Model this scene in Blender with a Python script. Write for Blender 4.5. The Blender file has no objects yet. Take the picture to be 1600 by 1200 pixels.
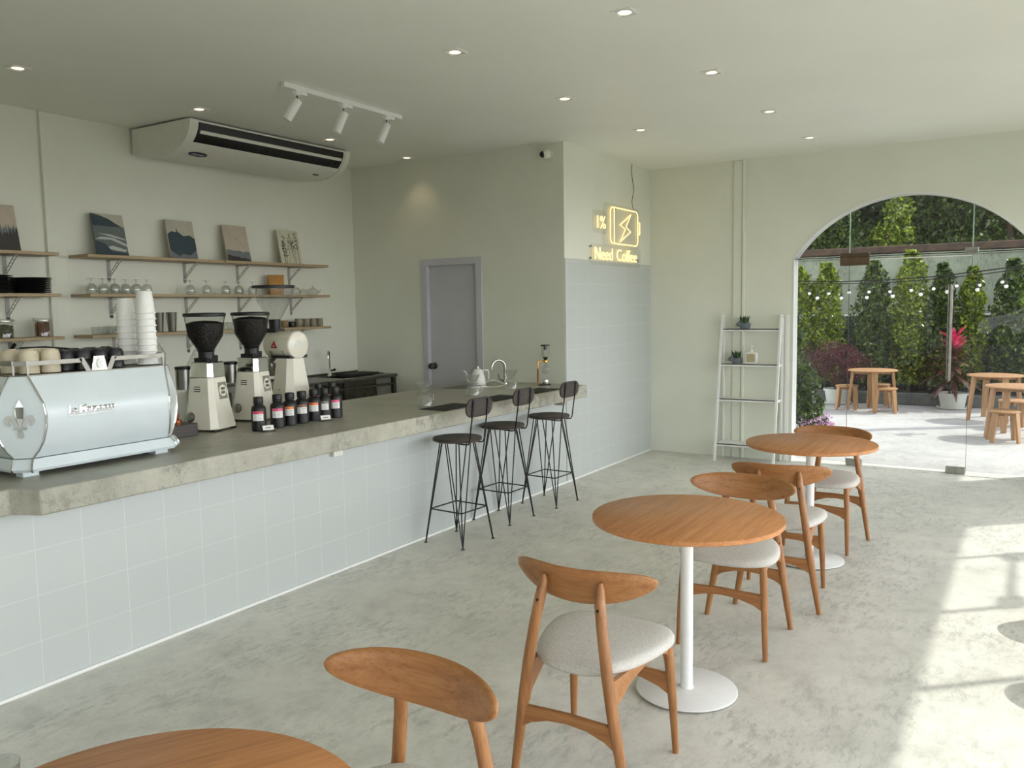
import bpy, bmesh, math, random
from mathutils import Vector, Matrix
random.seed(7)
PI = math.pi
S = bpy.context.scene
COL = S.collection

# ------------------------------------------------------------------ camera, sky, sun, exposure
CAMH = 1.6
cd = bpy.data.cameras.new('camera'); cam = bpy.data.objects.new('camera', cd); COL.objects.link(cam)
S.camera = cam
F_PX, YAW, PITCH, ROLL = 1302.46, 0.5608, -0.0918, -0.0162
cd.sensor_fit = 'HORIZONTAL'; cd.sensor_width = 36.0; cd.lens = 36.0 * F_PX / 1600.0
cd.clip_start = 0.05; cd.clip_end = 400
fw = Vector((math.cos(YAW)*math.cos(PITCH), math.sin(YAW)*math.cos(PITCH), math.sin(PITCH)))
r0 = Vector((math.sin(YAW), -math.cos(YAW), 0)); u0 = r0.cross(fw)
rr = r0*math.cos(ROLL) + u0*math.sin(ROLL); uu = -r0*math.sin(ROLL) + u0*math.cos(ROLL)
M = Matrix((rr, uu, -fw)).transposed().to_4x4(); M.translation = Vector((0, 0, CAMH))
cam.matrix_world = M

SUN_STRENGTH = 3.7
SKY_STRENGTH = 8.8
w = bpy.data.worlds.new('sky'); S.world = w; w.use_nodes = True
nt = w.node_tree; nt.nodes.clear()
o_ = nt.nodes.new('ShaderNodeOutputWorld'); bg = nt.nodes.new('ShaderNodeBackground')
sk = nt.nodes.new('ShaderNodeTexSky'); sk.sky_type = 'NISHITA'; sk.sun_disc = False
sk.sun_elevation = math.radians(45); sk.sun_rotation = math.radians(138); sk.air_density = 1.0; sk.dust_density = 0.4
mx = nt.nodes.new('ShaderNodeMix'); mx.data_type = 'RGBA'; mx.inputs[0].default_value = 0.90
bw = nt.nodes.new('ShaderNodeRGBToBW')
cmb = nt.nodes.new('ShaderNodeVectorMath'); cmb.operation = 'SCALE'
cmb.inputs[0].default_value = (1.0, 0.985, 1.03)
nt.links.new(sk.outputs[0], bw.inputs[0]); nt.links.new(bw.outputs[0], cmb.inputs['Scale'])
nt.links.new(sk.outputs[0], mx.inputs[6]); nt.links.new(cmb.outputs[0], mx.inputs[7])
nt.links.new(mx.outputs[2], bg.inputs[0]); bg.inputs[1].default_value = SKY_STRENGTH * 0.1
nt.links.new(bg.outputs[0], o_.inputs[0])

sd = bpy.data.lights.new('sun', 'SUN'); sun = bpy.data.objects.new('sun', sd); COL.objects.link(sun)
sd.energy = SUN_STRENGTH; sd.angle = math.radians(0.9); sd.color = (1.0, 0.965, 0.91)
sdir = Vector((-0.671, 0.741, -1.0)).normalized()
sun.rotation_euler = sdir.to_track_quat('-Z', 'Y').to_euler()
sun.location = (6, -8, 12)

def portal(name, loc, rot, sx, sy):
    l = bpy.data.lights.new(name, 'AREA'); l.shape = 'RECTANGLE'; l.size = sx; l.size_y = sy
    l.cycles.is_portal = True
    o = bpy.data.objects.new(name, l); COL.objects.link(o); o.location = loc; o.rotation_euler = rot
portal('portal_side', (3.3, -1.42, 1.28), (PI/2, 0, PI), 10.0, 2.56)
portal('portal_arch', (8.72, 1.05, 1.3), (PI/2, 0, PI/2), 2.1, 2.6)
portal('portal_back', (-1.83, 0.3, 1.28), (PI/2, 0, -PI/2), 3.0, 2.56)

S.view_settings.view_transform = 'Standard'; S.view_settings.look = 'None'
S.view_settings.gamma = 1.0; S.view_settings.use_curve_mapping = False
S.view_settings.exposure = 0.16
S.cycles.use_denoising = True
S.cycles.max_bounces = 12; S.cycles.diffuse_bounces = 6; S.cycles.glossy_bounces = 4
S.cycles.transparent_max_bounces = 24; S.cycles.transmission_bounces = 6
S.cycles.caustics_reflective = False; S.cycles.caustics_refractive = False
S.cycles.sample_clamp_indirect = 6.0

# ------------------------------------------------------------------ room constants (metres)
XE, YW, XD, YS, H = 8.556, 3.575, 6.603, 6.079, 3.047
YR, XB = -1.39, -1.8
YC, ZT, ZL, XN = 3.358, 0.902, 0.795, 1.777

# ------------------------------------------------------------------ materials
def srgb(r, g, b):
    def f(c):
        c /= 255.0
        return c/12.92 if c <= 0.04045 else ((c+0.055)/1.055)**2.4
    return (f(r), f(g), f(b), 1)
MATS = {}
def mat(name, col, rough=0.5, metal=0.0, **kw):
    m = bpy.data.materials.new(name); m.use_nodes = True; MATS[name] = m
    b = m.node_tree.nodes['Principled BSDF']
    b.inputs['Base Color'].default_value = col; b.inputs['Roughness'].default_value = rough
    b.inputs['Metallic'].default_value = metal
    for k, v in kw.items(): b.inputs[k].default_value = v
    return m
def nodes(m): return m.node_tree.nodes, m.node_tree.links, m.node_tree.nodes['Principled BSDF']
def coords(m, scale=(1, 1, 1), rot=(0, 0, 0), kind='Object'):
    N, L, b = nodes(m)
    t = N.new('ShaderNodeTexCoord'); mp = N.new('ShaderNodeMapping')
    mp.inputs['Scale'].default_value = scale; mp.inputs['Rotation'].default_value = rot
    L.new(t.outputs[kind], mp.inputs[0]); return mp
def noise(m, vec, scale, detail=4, rough=0.55, dist=0.0):
    N, L, b = nodes(m); n = N.new('ShaderNodeTexNoise')
    n.inputs['Scale'].default_value = scale; n.inputs['Detail'].default_value = detail
    n.inputs['Roughness'].default_value = rough; n.inputs['Distortion'].default_value = dist
    L.new(vec.outputs[0], n.inputs['Vector']); return n
def ramp(m, src, stops, out=0):
    N, L, b = nodes(m); r = N.new('ShaderNodeValToRGB')
    e = r.color_ramp.elements
    while len(e) < len(stops): e.new(0.5)
    for i, (p, c) in enumerate(stops): e[i].position = p; e[i].color = c
    L.new(src.outputs[out], r.inputs[0]); return r
def mixc(m, fac, a, b_, mode='MIX', f=None):
    N, L, b = nodes(m); x = N.new('ShaderNodeMix'); x.data_type = 'RGBA'; x.blend_type = mode
    if f is not None: x.inputs[0].default_value = f
    else: L.new(fac, x.inputs[0])
    for s, i in ((a, 6), (b_, 7)):
        if isinstance(s, tuple): x.inputs[i].default_value = s
        else: L.new(s, x.inputs[i])
    return x.outputs[2]
def bump(m, src, strength=0.1, dist=0.01):
    N, L, b = nodes(m); n = N.new('ShaderNodeBump')
    n.inputs['Strength'].default_value = strength; n.inputs['Distance'].default_value = dist
    L.new(src, n.inputs['Height']); L.new(n.outputs[0], b.inputs['Normal']); return n
def noisy(name, c1, c2, scale=8, rough=0.5, metal=0.0, b=0.0, stretch=(1, 1, 1), detail=4, **kw):
    m = mat(name, c1, rough, metal, **kw); v = coords(m, stretch); n = noise(m, v, scale, detail)
    r = ramp(m, n, [(0.35, c1), (0.65, c2)]); m.node_tree.links.new(r.outputs[0], nodes(m)[2].inputs['Base Color'])
    if b: bump(m, n.outputs[0], b)
    return m

paint = noisy('wall_paint', srgb(225, 227, 214), srgb(220, 222, 208), 1.6, 0.6)
v = coords(paint, (1, 1, 1)); n = noise(paint, v, 9, 5); bump(paint, n.outputs[0], 0.12, 0.02)
ceil_m = noisy('ceiling_paint', srgb(238, 239, 231), srgb(234, 235, 226), 1.2, 0.5)
v = coords(ceil_m); n = noise(ceil_m, v, 2.5, 2); bump(ceil_m, n.outputs[0], 0.05, 0.02)
door_m = noisy('door_paint', srgb(196, 196, 202), srgb(191, 191, 197), 3, 0.5)

def concrete(name, base, dark, light, patchy, scale=1.0, rough=0.5):
    m = mat(name, base, rough); N, L, b = nodes(m); v = coords(m, (scale, scale, scale))
    a = noise(m, v, 1.1, 5, 0.55, 0.3); r1 = ramp(m, a, [(0.34, base), (0.66, light)])
    g = noise(m, v, 4.5, 9, 0.72, 0.2); rg = ramp(m, g, [(0.32, (0.80, 0.80, 0.79, 1)), (0.50, (0.98, 0.98, 0.98, 1)), (0.68, (1.08, 1.08, 1.08, 1))])
    c0 = mixc(m, None, r1.outputs[0], rg.outputs[0], 'MULTIPLY', 1.0)
    # trowel smudges: fine stretched specks gathered in loose patches
    st = coords(m, (scale*1.0, scale*2.6, scale), (0, 0, 0.6)); c = noise(m, st, 9.0, 12, 0.82, 0.15)
    r2 = ramp(m, c, [(0.49, (0, 0, 0, 1)), (0.58, (1, 1, 1, 1))])
    d = noise(m, v, 1.7, 4, 0.6, 0.4); r3 = ramp(m, d, [(0.44, (0.10, 0.10, 0.10, 1)), (0.58, (patchy, patchy, patchy, 1))])
    k = mixc(m, None, r2.outputs[0], r3.outputs[0], 'MULTIPLY', 1.0)
    c1 = mixc(m, k, c0, dark)
    st2 = coords(m, (scale*2.2, scale*0.8, scale), (0, 0, -0.4)); h = noise(m, st2, 16, 6, 0.8, 0.1)
    r5 = ramp(m, h, [(0.61, (0, 0, 0, 1)), (0.66, (0.7, 0.7, 0.7, 1))]); c2 = mixc(m, r5.outputs[0], c1, dark)
    e = noise(m, v, 60, 5, 0.7, 0.0); r4 = ramp(m, e, [(0.25, (0.90, 0.90, 0.90, 1)), (0.7, (1.03, 1.03, 1.03, 1))])
    c3 = mixc(m, None, c2, r4.outputs[0], 'MULTIPLY', 0.6)
    L.new(c3, b.inputs['Base Color'])
    rr_ = ramp(m, g, [(0.3, (rough, rough, rough, 1)), (0.8, (min(1, rough+0.15),)*3+(1,))]); L.new(rr_.outputs[0], b.inputs['Roughness'])
    bump(m, g.outputs[0], 0.12, 0.006)
    return m
floor_m = concrete('floor_concrete', srgb(210, 209, 199), srgb(164, 164, 156), srgb(222, 221, 211), 0.6, 1.1, 0.42)
count_m = concrete('counter_concrete', srgb(160, 158, 144), srgb(118, 117, 105), srgb(178, 176, 161), 0.7, 1.8, 0.3)
patio_m = concrete('patio_concrete', srgb(172, 172, 168), srgb(140, 141, 138), srgb(184, 184, 180), 0.5, 0.8, 0.7)
gwall_m = concrete('garden_wall_concrete', srgb(128, 136, 118), srgb(76, 82, 68), srgb(150, 158, 138), 0.8, 1.2, 0.8)
kerb_m = concrete('kerb_concrete', srgb(84, 88, 86), srgb(58, 62, 60), srgb(100, 104, 100), 0.6, 2, 0.8)
asph_m = concrete('asphalt', srgb(176, 173, 164), srgb(146, 144, 137), srgb(190, 187, 178), 0.5, 1, 0.85)

lot_m = concrete('lot_asphalt', srgb(112, 110, 104), srgb(88, 86, 82), srgb(126, 124, 117), 0.5, 1, 0.85)
tile_m = mat('white_tile', srgb(187, 192, 189), 0.35)
N, L, b = nodes(tile_m)
t = N.new('ShaderNodeTexCoord'); sp = N.new('ShaderNodeSeparateXYZ'); cb = N.new('ShaderNodeCombineXYZ')
L.new(t.outputs['Object'], sp.inputs[0]); L.new(sp.outputs[0], cb.inputs[0]); L.new(sp.outputs[2], cb.inputs[1])
br = N.new('ShaderNodeTexBrick'); br.offset = 0.0; br.squash = 1.0
br.inputs['Scale'].default_value = 1.0; br.inputs['Brick Width'].default_value = 0.208; br.inputs['Row Height'].default_value = 0.2
br.inputs['Mortar Size'].default_value = 0.0014; br.inputs['Mortar Smooth'].default_value = 0.3; br.inputs['Bias'].default_value = 0
mp = N.new('ShaderNodeMapping'); mp.inputs['Location'].default_value = (0.018, -0.004, 0)
L.new(cb.outputs[0], mp.inputs[0]); L.new(mp.outputs[0], br.inputs['Vector'])
c_ = mixc(tile_m, br.outputs['Fac'], srgb(187, 192, 189), srgb(210, 213, 210)); L.new(c_, b.inputs['Base Color'])
bp = bump(tile_m, br.outputs['Fac'], 0.5, 0.002); bp.invert = True

def wood(name, c1, c2, c3, rough=0.4, axis='x', scale=1.0, rz=0.0):
    m = mat(name, c1, rough); N, L, b = nodes(m)
    st = {'x': (0.7, 17, 17), 'y': (17, 0.7, 17), 'z': (17, 17, 0.7)}[axis]
    v = coords(m, tuple(s*scale for s in st), (0, 0, rz))
    a = noise(m, v, 2.2, 6, 0.6, 0.5); r1 = ramp(m, a, [(0.3, c1), (0.5, c2), (0.72, c3)])
    d = noise(m, v, 11, 4, 0.6); r2 = ramp(m, d, [(0.36, (0.74, 0.70, 0.66, 1)), (0.50, (1, 1, 1, 1)), (0.66, (1.06, 1.06, 1.05, 1))])
    L.new(mixc(m, None, r1.outputs[0], r2.outputs[0], 'MULTIPLY', 0.7), b.inputs['Base Color'])
    bump(m, d.outputs[0], 0.04, 0.002); return m
oak_top = wood('oak_veneer', srgb(206, 146, 92), srgb(194, 132, 80), srgb(172, 112, 64), 0.38, 'x', 1.3, 0.0)
oak_z = wood('oak_stained_post', srgb(172, 122, 76), srgb(158, 108, 64), srgb(138, 92, 52), 0.38, 'z')
oak_y = wood('oak_stained_board', srgb(174, 122, 76), srgb(162, 110, 64), srgb(144, 94, 52), 0.35, 'y')
shelf_wood = wood('shelf_pine', srgb(178, 158, 124), srgb(166, 146, 112), srgb(152, 132, 100), 0.5, 'x')
dark_wood = wood('dark_walnut', srgb(70, 60, 54), srgb(58, 50, 45), srgb(44, 38, 34), 0.45, 'x')
teak = wood('patio_teak', srgb(176, 136, 92), srgb(160, 120, 78), srgb(140, 104, 66), 0.55, 'z')
fabric = noisy('grey_linen', srgb(208, 204, 196), srgb(184, 181, 174), 330, 0.95, b=0.25, stretch=(1, 0.3, 1), detail=2)
white_met = noisy('white_powder_coat', srgb(232, 233, 230), srgb(228, 229, 226), 30, 0.3)
white_pl = noisy('white_plastic', srgb(222, 222, 212), srgb(217, 217, 207), 20, 0.4)
grind_w = noisy('cream_enamel', srgb(232, 228, 212), srgb(227, 223, 207), 12, 0.25)
mach_w = noisy('pale_blue_enamel', srgb(208, 218, 220), srgb(203, 213, 216), 6, 0.28)
black = noisy('black_plastic', srgb(11, 11, 12), srgb(16, 16, 17), 30, 0.45)
black_rub = noisy('black_rubber', srgb(24, 24, 24), srgb(31, 31, 31), 60, 0.8)
blk_met = noisy('black_steel_rod', srgb(22, 22, 23), srgb(30, 30, 31), 40, 0.4, 0.3)
chrome = noisy('polished_chrome', srgb(222, 222, 220), srgb(212, 212, 210), 8, 0.08, 1.0)
steel = noisy('brushed_steel', srgb(176, 176, 170), srgb(158, 158, 152), 30, 0.3, 1.0, stretch=(1, 1, 0.05))
rail_m = noisy('satin_steel_rail', srgb(150, 148, 140), srgb(138, 136, 128), 20, 0.45, 0.8)
dark_fr = noisy('dark_vane_plastic', srgb(40, 42, 40), srgb(34, 36, 34), 20, 0.5)
matt_grey = noisy('grey_bracket_paint', srgb(168, 168, 160), srgb(158, 158, 150), 20, 0.5)
dark_steel = noisy('dull_steel', srgb(120, 118, 108), srgb(100, 98, 90), 20, 0.35, 0.9)
brass = noisy('polished_brass', srgb(212, 164, 74), srgb(196, 148, 62), 20, 0.2, 1.0)
gold_wood = noisy('amber_handle', srgb(150, 92, 40), srgb(120, 70, 30), 30, 0.35)
paper_w = noisy('white_paper', srgb(240, 240, 236), srgb(234, 234, 230), 40, 0.75)
kraft = noisy('kraft_paper', srgb(188, 140, 78), srgb(176, 128, 68), 14, 0.8, b=0.1)
cream_cer = noisy('cream_stoneware', srgb(214, 204, 178), srgb(196, 184, 156), 14, 0.45)
sage_cer = noisy('sage_stoneware', srgb(140, 136, 116), srgb(124, 120, 100), 16, 0.6)
brown_cer = noisy('brown_stoneware', srgb(140, 118, 88), srgb(120, 98, 70), 16, 0.6)
black_cer = noisy('black_stoneware', srgb(28, 29, 31), srgb(36, 37, 39), 16, 0.4)
grey_cer = noisy('grey_blue_ceramic', srgb(98, 106, 112), srgb(84, 92, 98), 14, 0.6)
white_cer = noisy('white_porcelain', srgb(226, 226, 222), srgb(221, 221, 217), 14, 0.2)
bean_m = noisy('coffee_beans', srgb(34, 20, 15), srgb(14, 9, 7), 90, 0.45, b=0.9, detail=2)
soil_m = noisy('dark_soil', srgb(46, 38, 30), srgb(28, 24, 20), 20, 0.95, b=0.5)
bark_m = noisy('tree_bark', srgb(84, 66, 50), srgb(52, 40, 32), 12, 0.9, b=0.5, stretch=(1, 1, 0.25))
herb_m = noisy('dried_herbs', srgb(86, 84, 44), srgb(40, 42, 22), 60, 0.9, b=0.6)
stick_m = noisy('cinnamon_bark', srgb(132, 72, 38), srgb(84, 42, 22), 30, 0.8, b=0.3, stretch=(1, 1, 0.2))
red_m = noisy('red_badge', srgb(176, 30, 28), srgb(160, 24, 24), 10, 0.4)
navy_m = noisy('navy_badge', srgb(34, 28, 66), srgb(40, 32, 78), 10, 0.4)
pot_m = noisy('pale_plastic_pot', srgb(196, 200, 192), srgb(184, 188, 180), 10, 0.5)
rust_m = noisy('weathered_coping', srgb(84, 64, 50), srgb(54, 46, 38), 9, 0.9)
fence_m = noisy('dark_fence', srgb(52, 60, 66), srgb(42, 50, 56), 5, 0.6)
car_m = noisy('white_car_paint', srgb(226, 226, 222), srgb(222, 222, 218), 2, 0.2)
copper = noisy('copper', srgb(200, 120, 80), srgb(180, 100, 66), 14, 0.2, 1.0)
brown_plate = noisy('brown_patch_fitting', srgb(110, 92, 74), srgb(98, 82, 66), 20, 0.35, 0.5)
soap_m = noisy('beige_soap', srgb(188, 176, 140), srgb(170, 158, 124), 14, 0.4)
shade_glass = noisy('frosted_bulb_glass', srgb(250, 250, 246), srgb(244, 244, 240), 20, 0.15)

def glassy(name, tint=(1, 1, 1, 1), rough=0.0, refl=1.0, ior=1.45, milky=0.0):
    m = bpy.data.materials.new(name); m.use_nodes = True; N = m.node_tree.nodes; L = m.node_tree.links; N.clear()
    o = N.new('ShaderNodeOutputMaterial'); t = N.new('ShaderNodeBsdfTransparent'); g = N.new('ShaderNodeBsdfGlossy')
    t.inputs[0].default_value = tint; g.inputs['Roughness'].default_value = rough
    f = N.new('ShaderNodeFresnel'); f.inputs[0].default_value = ior
    mu = N.new('ShaderNodeMath'); mu.operation = 'MULTIPLY'; mu.inputs[1].default_value = refl; mu.use_clamp = True
    ge = N.new('ShaderNodeNewGeometry'); iv = N.new('ShaderNodeMath'); iv.operation = 'SUBTRACT'; iv.inputs[0].default_value = 1.0
    L.new(ge.outputs['Backfacing'], iv.inputs[1]); m2 = N.new('ShaderNodeMath'); m2.operation = 'MULTIPLY'
    x = N.new('ShaderNodeMixShader'); L.new(f.outputs[0], mu.inputs[0]); L.new(mu.outputs[0], m2.inputs[0]); L.new(iv.outputs[0], m2.inputs[1]); L.new(m2.outputs[0], x.inputs[0])
    L.new(t.outputs[0], x.inputs[1]); L.new(g.outputs[0], x.inputs[2]); out = x
    if milky:
        d = N.new('ShaderNodeBsdfDiffuse'); d.inputs[0].default_value = (0.8, 0.82, 0.8, 1)
        x2 = N.new('ShaderNodeMixShader'); x2.inputs[0].default_value = milky
        L.new(x.outputs[0], x2.inputs[1]); L.new(d.outputs[0], x2.inputs[2]); out = x2
    L.new(out.outputs[0], o.inputs[0]); return m
pane_m = glassy('window_glass', (0.95, 0.962, 0.955, 1), 0.0, 1.35, milky=0.008)
glass_edge = noisy('glass_edge', srgb(190, 214, 206), srgb(180, 206, 198), 6, 0.2)
clear_gl = glassy('clear_glass', (0.88, 0.90, 0.885, 1), 0.02, 2.2, 1.5, 0.008)
ribbed_gl = glassy('ribbed_glass', (0.92, 0.93, 0.915, 1), 0.05, 2.8, 1.5, 0.06)
acryl = glassy('clear_acrylic', (0.965, 0.97, 0.965, 1), 0.03, 1.0, 1.45, 0.0)

def emis(name, col, s):
    m = mat(name, col, 0.5); b = nodes(m)[2]
    b.inputs['Emission Color'].default_value = col; b.inputs['Emission Strength'].default_value = s; return m
lamp_m = emis('warm_lamp_face', (1.0, 0.78, 0.5, 1), 1.7)
neon_m = emis('warm_neon_tube', (1.0, 0.72, 0.30, 1), 1.4)

def leafm(name, c1, c2, c3, scale=14, trans=0.35, gloss=0.35):
    m = mat(name, c1, gloss); N, L, b = nodes(m); v = coords(m)
    n = noise(m, v, scale, 3, 0.6); r = ramp(m, n, [(0.32, c1), (0.5, c2), (0.68, c3)])
    L.new(r.outputs[0], b.inputs['Base Color'])
    t = N.new('ShaderNodeBsdfTranslucent'); L.new(r.outputs[0], t.inputs[0])
    x = N.new('ShaderNodeMixShader'); x.inputs[0].default_value = trans
    o = [k for k in N if k.type == 'OUTPUT_MATERIAL'][0]
    L.new(b.outputs[0], x.inputs[1]); L.new(t.outputs[0], x.inputs[2]); L.new(x.outputs[0], o.inputs[0]); return m
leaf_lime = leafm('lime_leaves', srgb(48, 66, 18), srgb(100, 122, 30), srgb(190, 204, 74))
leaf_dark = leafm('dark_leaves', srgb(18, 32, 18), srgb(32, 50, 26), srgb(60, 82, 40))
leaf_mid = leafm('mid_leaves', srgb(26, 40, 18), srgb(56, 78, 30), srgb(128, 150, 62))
leaf_plum = leafm('plum_leaves', srgb(54, 22, 34), srgb(92, 34, 48), srgb(134, 52, 66))
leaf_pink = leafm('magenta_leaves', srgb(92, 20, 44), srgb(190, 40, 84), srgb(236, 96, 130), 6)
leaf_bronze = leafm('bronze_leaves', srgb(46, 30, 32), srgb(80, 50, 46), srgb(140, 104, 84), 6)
flower_m = leafm('pink_petals', srgb(204, 132, 190), srgb(220, 164, 208), srgb(236, 204, 228))
succ_m = noisy('succulent_green', srgb(56, 84, 44), srgb(34, 56, 30), 20, 0.5)

# ------------------------------------------------------------------ mesh builder
class MB:
    def __init__(s): s.v = []; s.f = []; s.mi = []; s.cur = 0
    def add(s, vs, fs):
        k = len(s.v); s.v += [tuple(p) for p in vs]
        for f in fs: s.f.append(tuple(i+k for i in f)); s.mi.append(s.cur)
        return s
    def box(s, c, d, rz=0.0, rot=None):
        hx, hy, hz = d[0]/2, d[1]/2, d[2]/2
        R = rot if rot is not None else Matrix.Rotation(rz, 3, 'Z')
        vs = [Vector(c) + R @ Vector((x*hx, y*hy, z*hz)) for z in (-1, 1) for y in (-1, 1) for x in (-1, 1)]
        return s.add(vs, [(0, 2, 3, 1), (4, 5, 7, 6), (0, 1, 5, 4), (2, 6, 7, 3), (0, 4, 6, 2), (1, 3, 7, 5)])
    def b2(s, x0, x1, y0, y1, z0, z1): return s.box(((x0+x1)/2, (y0+y1)/2, (z0+z1)/2), (abs(x1-x0), abs(y1-y0), abs(z1-z0)))
    def loft(s, rings, closed=True, cap=True):
        n = len(rings[0]); vs = [p for r in rings for p in r]; fs = []
        for i in range(len(rings)-1):
            for j in range(n if closed else n-1):
                a = i*n+j; b_ = i*n+(j+1) % n; fs.append((a, b_, b_+n, a+n))
        if cap and closed: fs.append(tuple(range(n-1, -1, -1))); fs.append(tuple((len(rings)-1)*n+j for j in range(n)))
        return s.add(vs, fs)
    def tube(s, pts, r, n=8, cap=True):
        pts = [Vector(p) for p in pts]; rs = r if isinstance(r, (list, tuple)) else [r]*len(pts)
        up = Vector((0, 0, 1)); rings = []; prev = None
        for i, p in enumerate(pts):
            d = (pts[min(i+1, len(pts)-1)] - pts[max(i-1, 0)]).normalized()
            if prev is None:
                a = d.cross(up)
                if a.length < 1e-3: a = d.cross(Vector((1, 0, 0)))
            else: a = prev - d*prev.dot(d)
            a.normalize(); prev = a; b_ = d.cross(a)
            rings.append([p + (a*math.cos(2*PI*k/n) + b_*math.sin(2*PI*k/n))*rs[i] for k in range(n)])
        return s.loft(rings, True, cap)
    def lathe(s, prof, n=24, c=(0, 0, 0), axis=None, cap=True):
        A = Matrix.Identity(3) if axis is None else Vector((0, 0, 1)).rotation_difference(Vector(axis)).to_matrix()
        C = Vector(c)
        rings = [[C + A @ Vector((r*math.cos(2*PI*k/n), r*math.sin(2*PI*k/n), z)) for k in range(n)] for r, z in prof]
        return s.loft(rings, True, cap)
    def prism(s, poly, d, fr=None, t0=0.0):
        # poly in (a,b); fr(a,b,c) -> 3D ; thickness from t0 to t0+d
        if fr is None: fr = lambda a, b_, c: (a, b_, c)
        return s.loft([[fr(a, b_, t0) for a, b_ in poly], [fr(a, b_, t0+d) for a, b_ in poly]])
    def ball(s, c, r, n=12, m=8, sc=(1, 1, 1)):
        prof = [(max(1e-4, math.sin(PI*i/m)), -math.cos(PI*i/m)) for i in range(m+1)]
        rings = [[(c[0]+r*sc[0]*q*math.cos(2*PI*k/n), c[1]+r*sc[1]*q*math.sin(2*PI*k/n), c[2]+r*sc[2]*z) for k in range(n)] for q, z in prof]
        return s.loft(rings)
    def build(s, name, m, parent=None, bevel=0.0, smooth=40, loc=None, seg=2, fix=True):
        me = bpy.data.meshes.new(name); me.from_pydata(s.v, [], s.f)
        if fix:
            bm = bmesh.new(); bm.from_mesh(me); bmesh.ops.recalc_face_normals(bm, faces=bm.faces); bm.to_mesh(me); bm.free()
        ms = m if isinstance(m, (list, tuple)) else [m]
        for k in ms: me.materials.append(k)
        if len(ms) > 1: me.polygons.foreach_set('material_index', s.mi)
        if smooth:
            me.polygons.foreach_set('use_smooth', [True]*len(me.polygons)); me.set_sharp_from_angle(angle=math.radians(smooth))
        me.update()
        o = bpy.data.objects.new(name, me); COL.objects.link(o)
        if parent: o.parent = parent
        if loc: o.location = loc
        if bevel:
            q = o.modifiers.new('bevel', 'BEVEL'); q.width = bevel; q.segments = seg; q.limit_method = 'ANGLE'; q.angle_limit = math.radians(45)
        return o
def tag(o, label=None, cat=None, group=None, kind=None):
    if label: o['label'] = label
    if cat: o['category'] = cat
    if group: o['group'] = group
    if kind: o['kind'] = kind
    return o
def thing(name, label, cat, loc=(0, 0, 0), rz=0.0, group=None):
    o = bpy.data.objects.new(name, None); COL.objects.link(o); o.empty_display_size = 0.1
    o.location = loc; o.rotation_euler = (0, 0, rz); return tag(o, label, cat, group)
def struct(name, mb, m, bevel=0.0, smooth=0): return tag(mb.build(name, m, None, bevel, smooth), kind='structure')
def dup(root, loc=None, rz=None, label=None, group=None):
    r = root.copy(); COL.objects.link(r)
    if loc is not None: r.location = loc
    if rz is not None: r.rotation_euler = (0, 0, rz)
    if label: r['label'] = label
    if group: r['group'] = group
    for ch in list(root.children):
        c = ch.copy(); COL.objects.link(c); c.parent = r
        for g in list(ch.children):
            d = g.copy(); COL.objects.link(d); d.parent = c
    return r
def text_mb(txt, fr, size=0.1, depth=0.002, bold=0.0, sx=1.0, align='LEFT', shear=0.0, space=1.0):
    cu = bpy.data.curves.new('lettering', 'FONT'); cu.body = txt; cu.size = size; cu.extrude = depth/2
    cu.offset = bold; cu.align_x = align; cu.shear = shear; cu.resolution_u = 3; cu.space_character = space
    ob = bpy.data.objects.new('lettering', cu); COL.objects.link(ob)
    dg = bpy.context.evaluated_depsgraph_get(); me = bpy.data.meshes.new_from_object(ob.evaluated_get(dg))
    mb = MB(); mb.add([fr(v_.co.x*sx, v_.co.y, v_.co.z+depth/2) for v_ in me.vertices], [tuple(p.vertices) for p in me.polygons])
    bpy.data.objects.remove(ob); bpy.data.meshes.remove(me); bpy.data.curves.remove(cu); return mb
ORD = ['first', 'second', 'third', 'fourth', 'fifth', 'sixth', 'seventh', 'eighth', 'ninth', 'tenth', 'eleventh', 'twelfth', 'thirteenth', 'fourteenth']
def arc(cx, cy, r, a0, a1, n): return [(cx+r*math.cos(a0+(a1-a0)*i/n), cy+r*math.sin(a0+(a1-a0)*i/n)) for i in range(n+1)]
def rrect(w_, h_, r, n=4, cx=0, cy=0):
    p = []
    for sx_, sy_, a in ((1, 1, 0), (-1, 1, PI/2), (-1, -1, PI), (1, -1, 3*PI/2)):
        p += arc(cx+sx_*(w_/2-r), cy+sy_*(h_/2-r), r, a, a+PI/2, n)
    return p

# ------------------------------------------------------------------ room shell
struct('floor', MB().b2(XB, XE+0.16, YR-0.05, YS, -0.12, 0), floor_m)
struct('ceiling', MB().b2(XB-0.2, XE+2.05, YR-0.35, YS+0.2, H, H+0.2), ceil_m)
struct('wall_left', MB().b2(XB-0.2, XD+0.2, YS, YS+0.15, -0.1, H), paint)
nw = MB(); nw.b2(XD, XD+0.12, YW+0.12, 4.52, 0, H); nw.b2(XD, XD+0.12, 5.13, YS, 0, H); nw.b2(XD, XD+0.12, 4.52, 5.13, 2.03, H)
struct('wall_bar_end', nw, paint)
bx = MB(); bx.b2(XD, XE, YW, YW+0.12, 2.03, H); bx.b2(XD, XE, YW+0.002, YW+0.12, 0, 2.03); struct('wall_neon', bx, paint)
struct('wall_counter_front', MB().b2(XB, XD, YW, YW+0.1, 0, ZL), tile_m)
struct('wall_tiled', MB().b2(XD+0.004, XE, YW-0.006, YW+0.002, 0, 2.03), tile_m)
struct('baseboard_counter', MB().b2(XB, XE, YW-0.012, YW, 0, 0.014), white_met)
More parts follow.
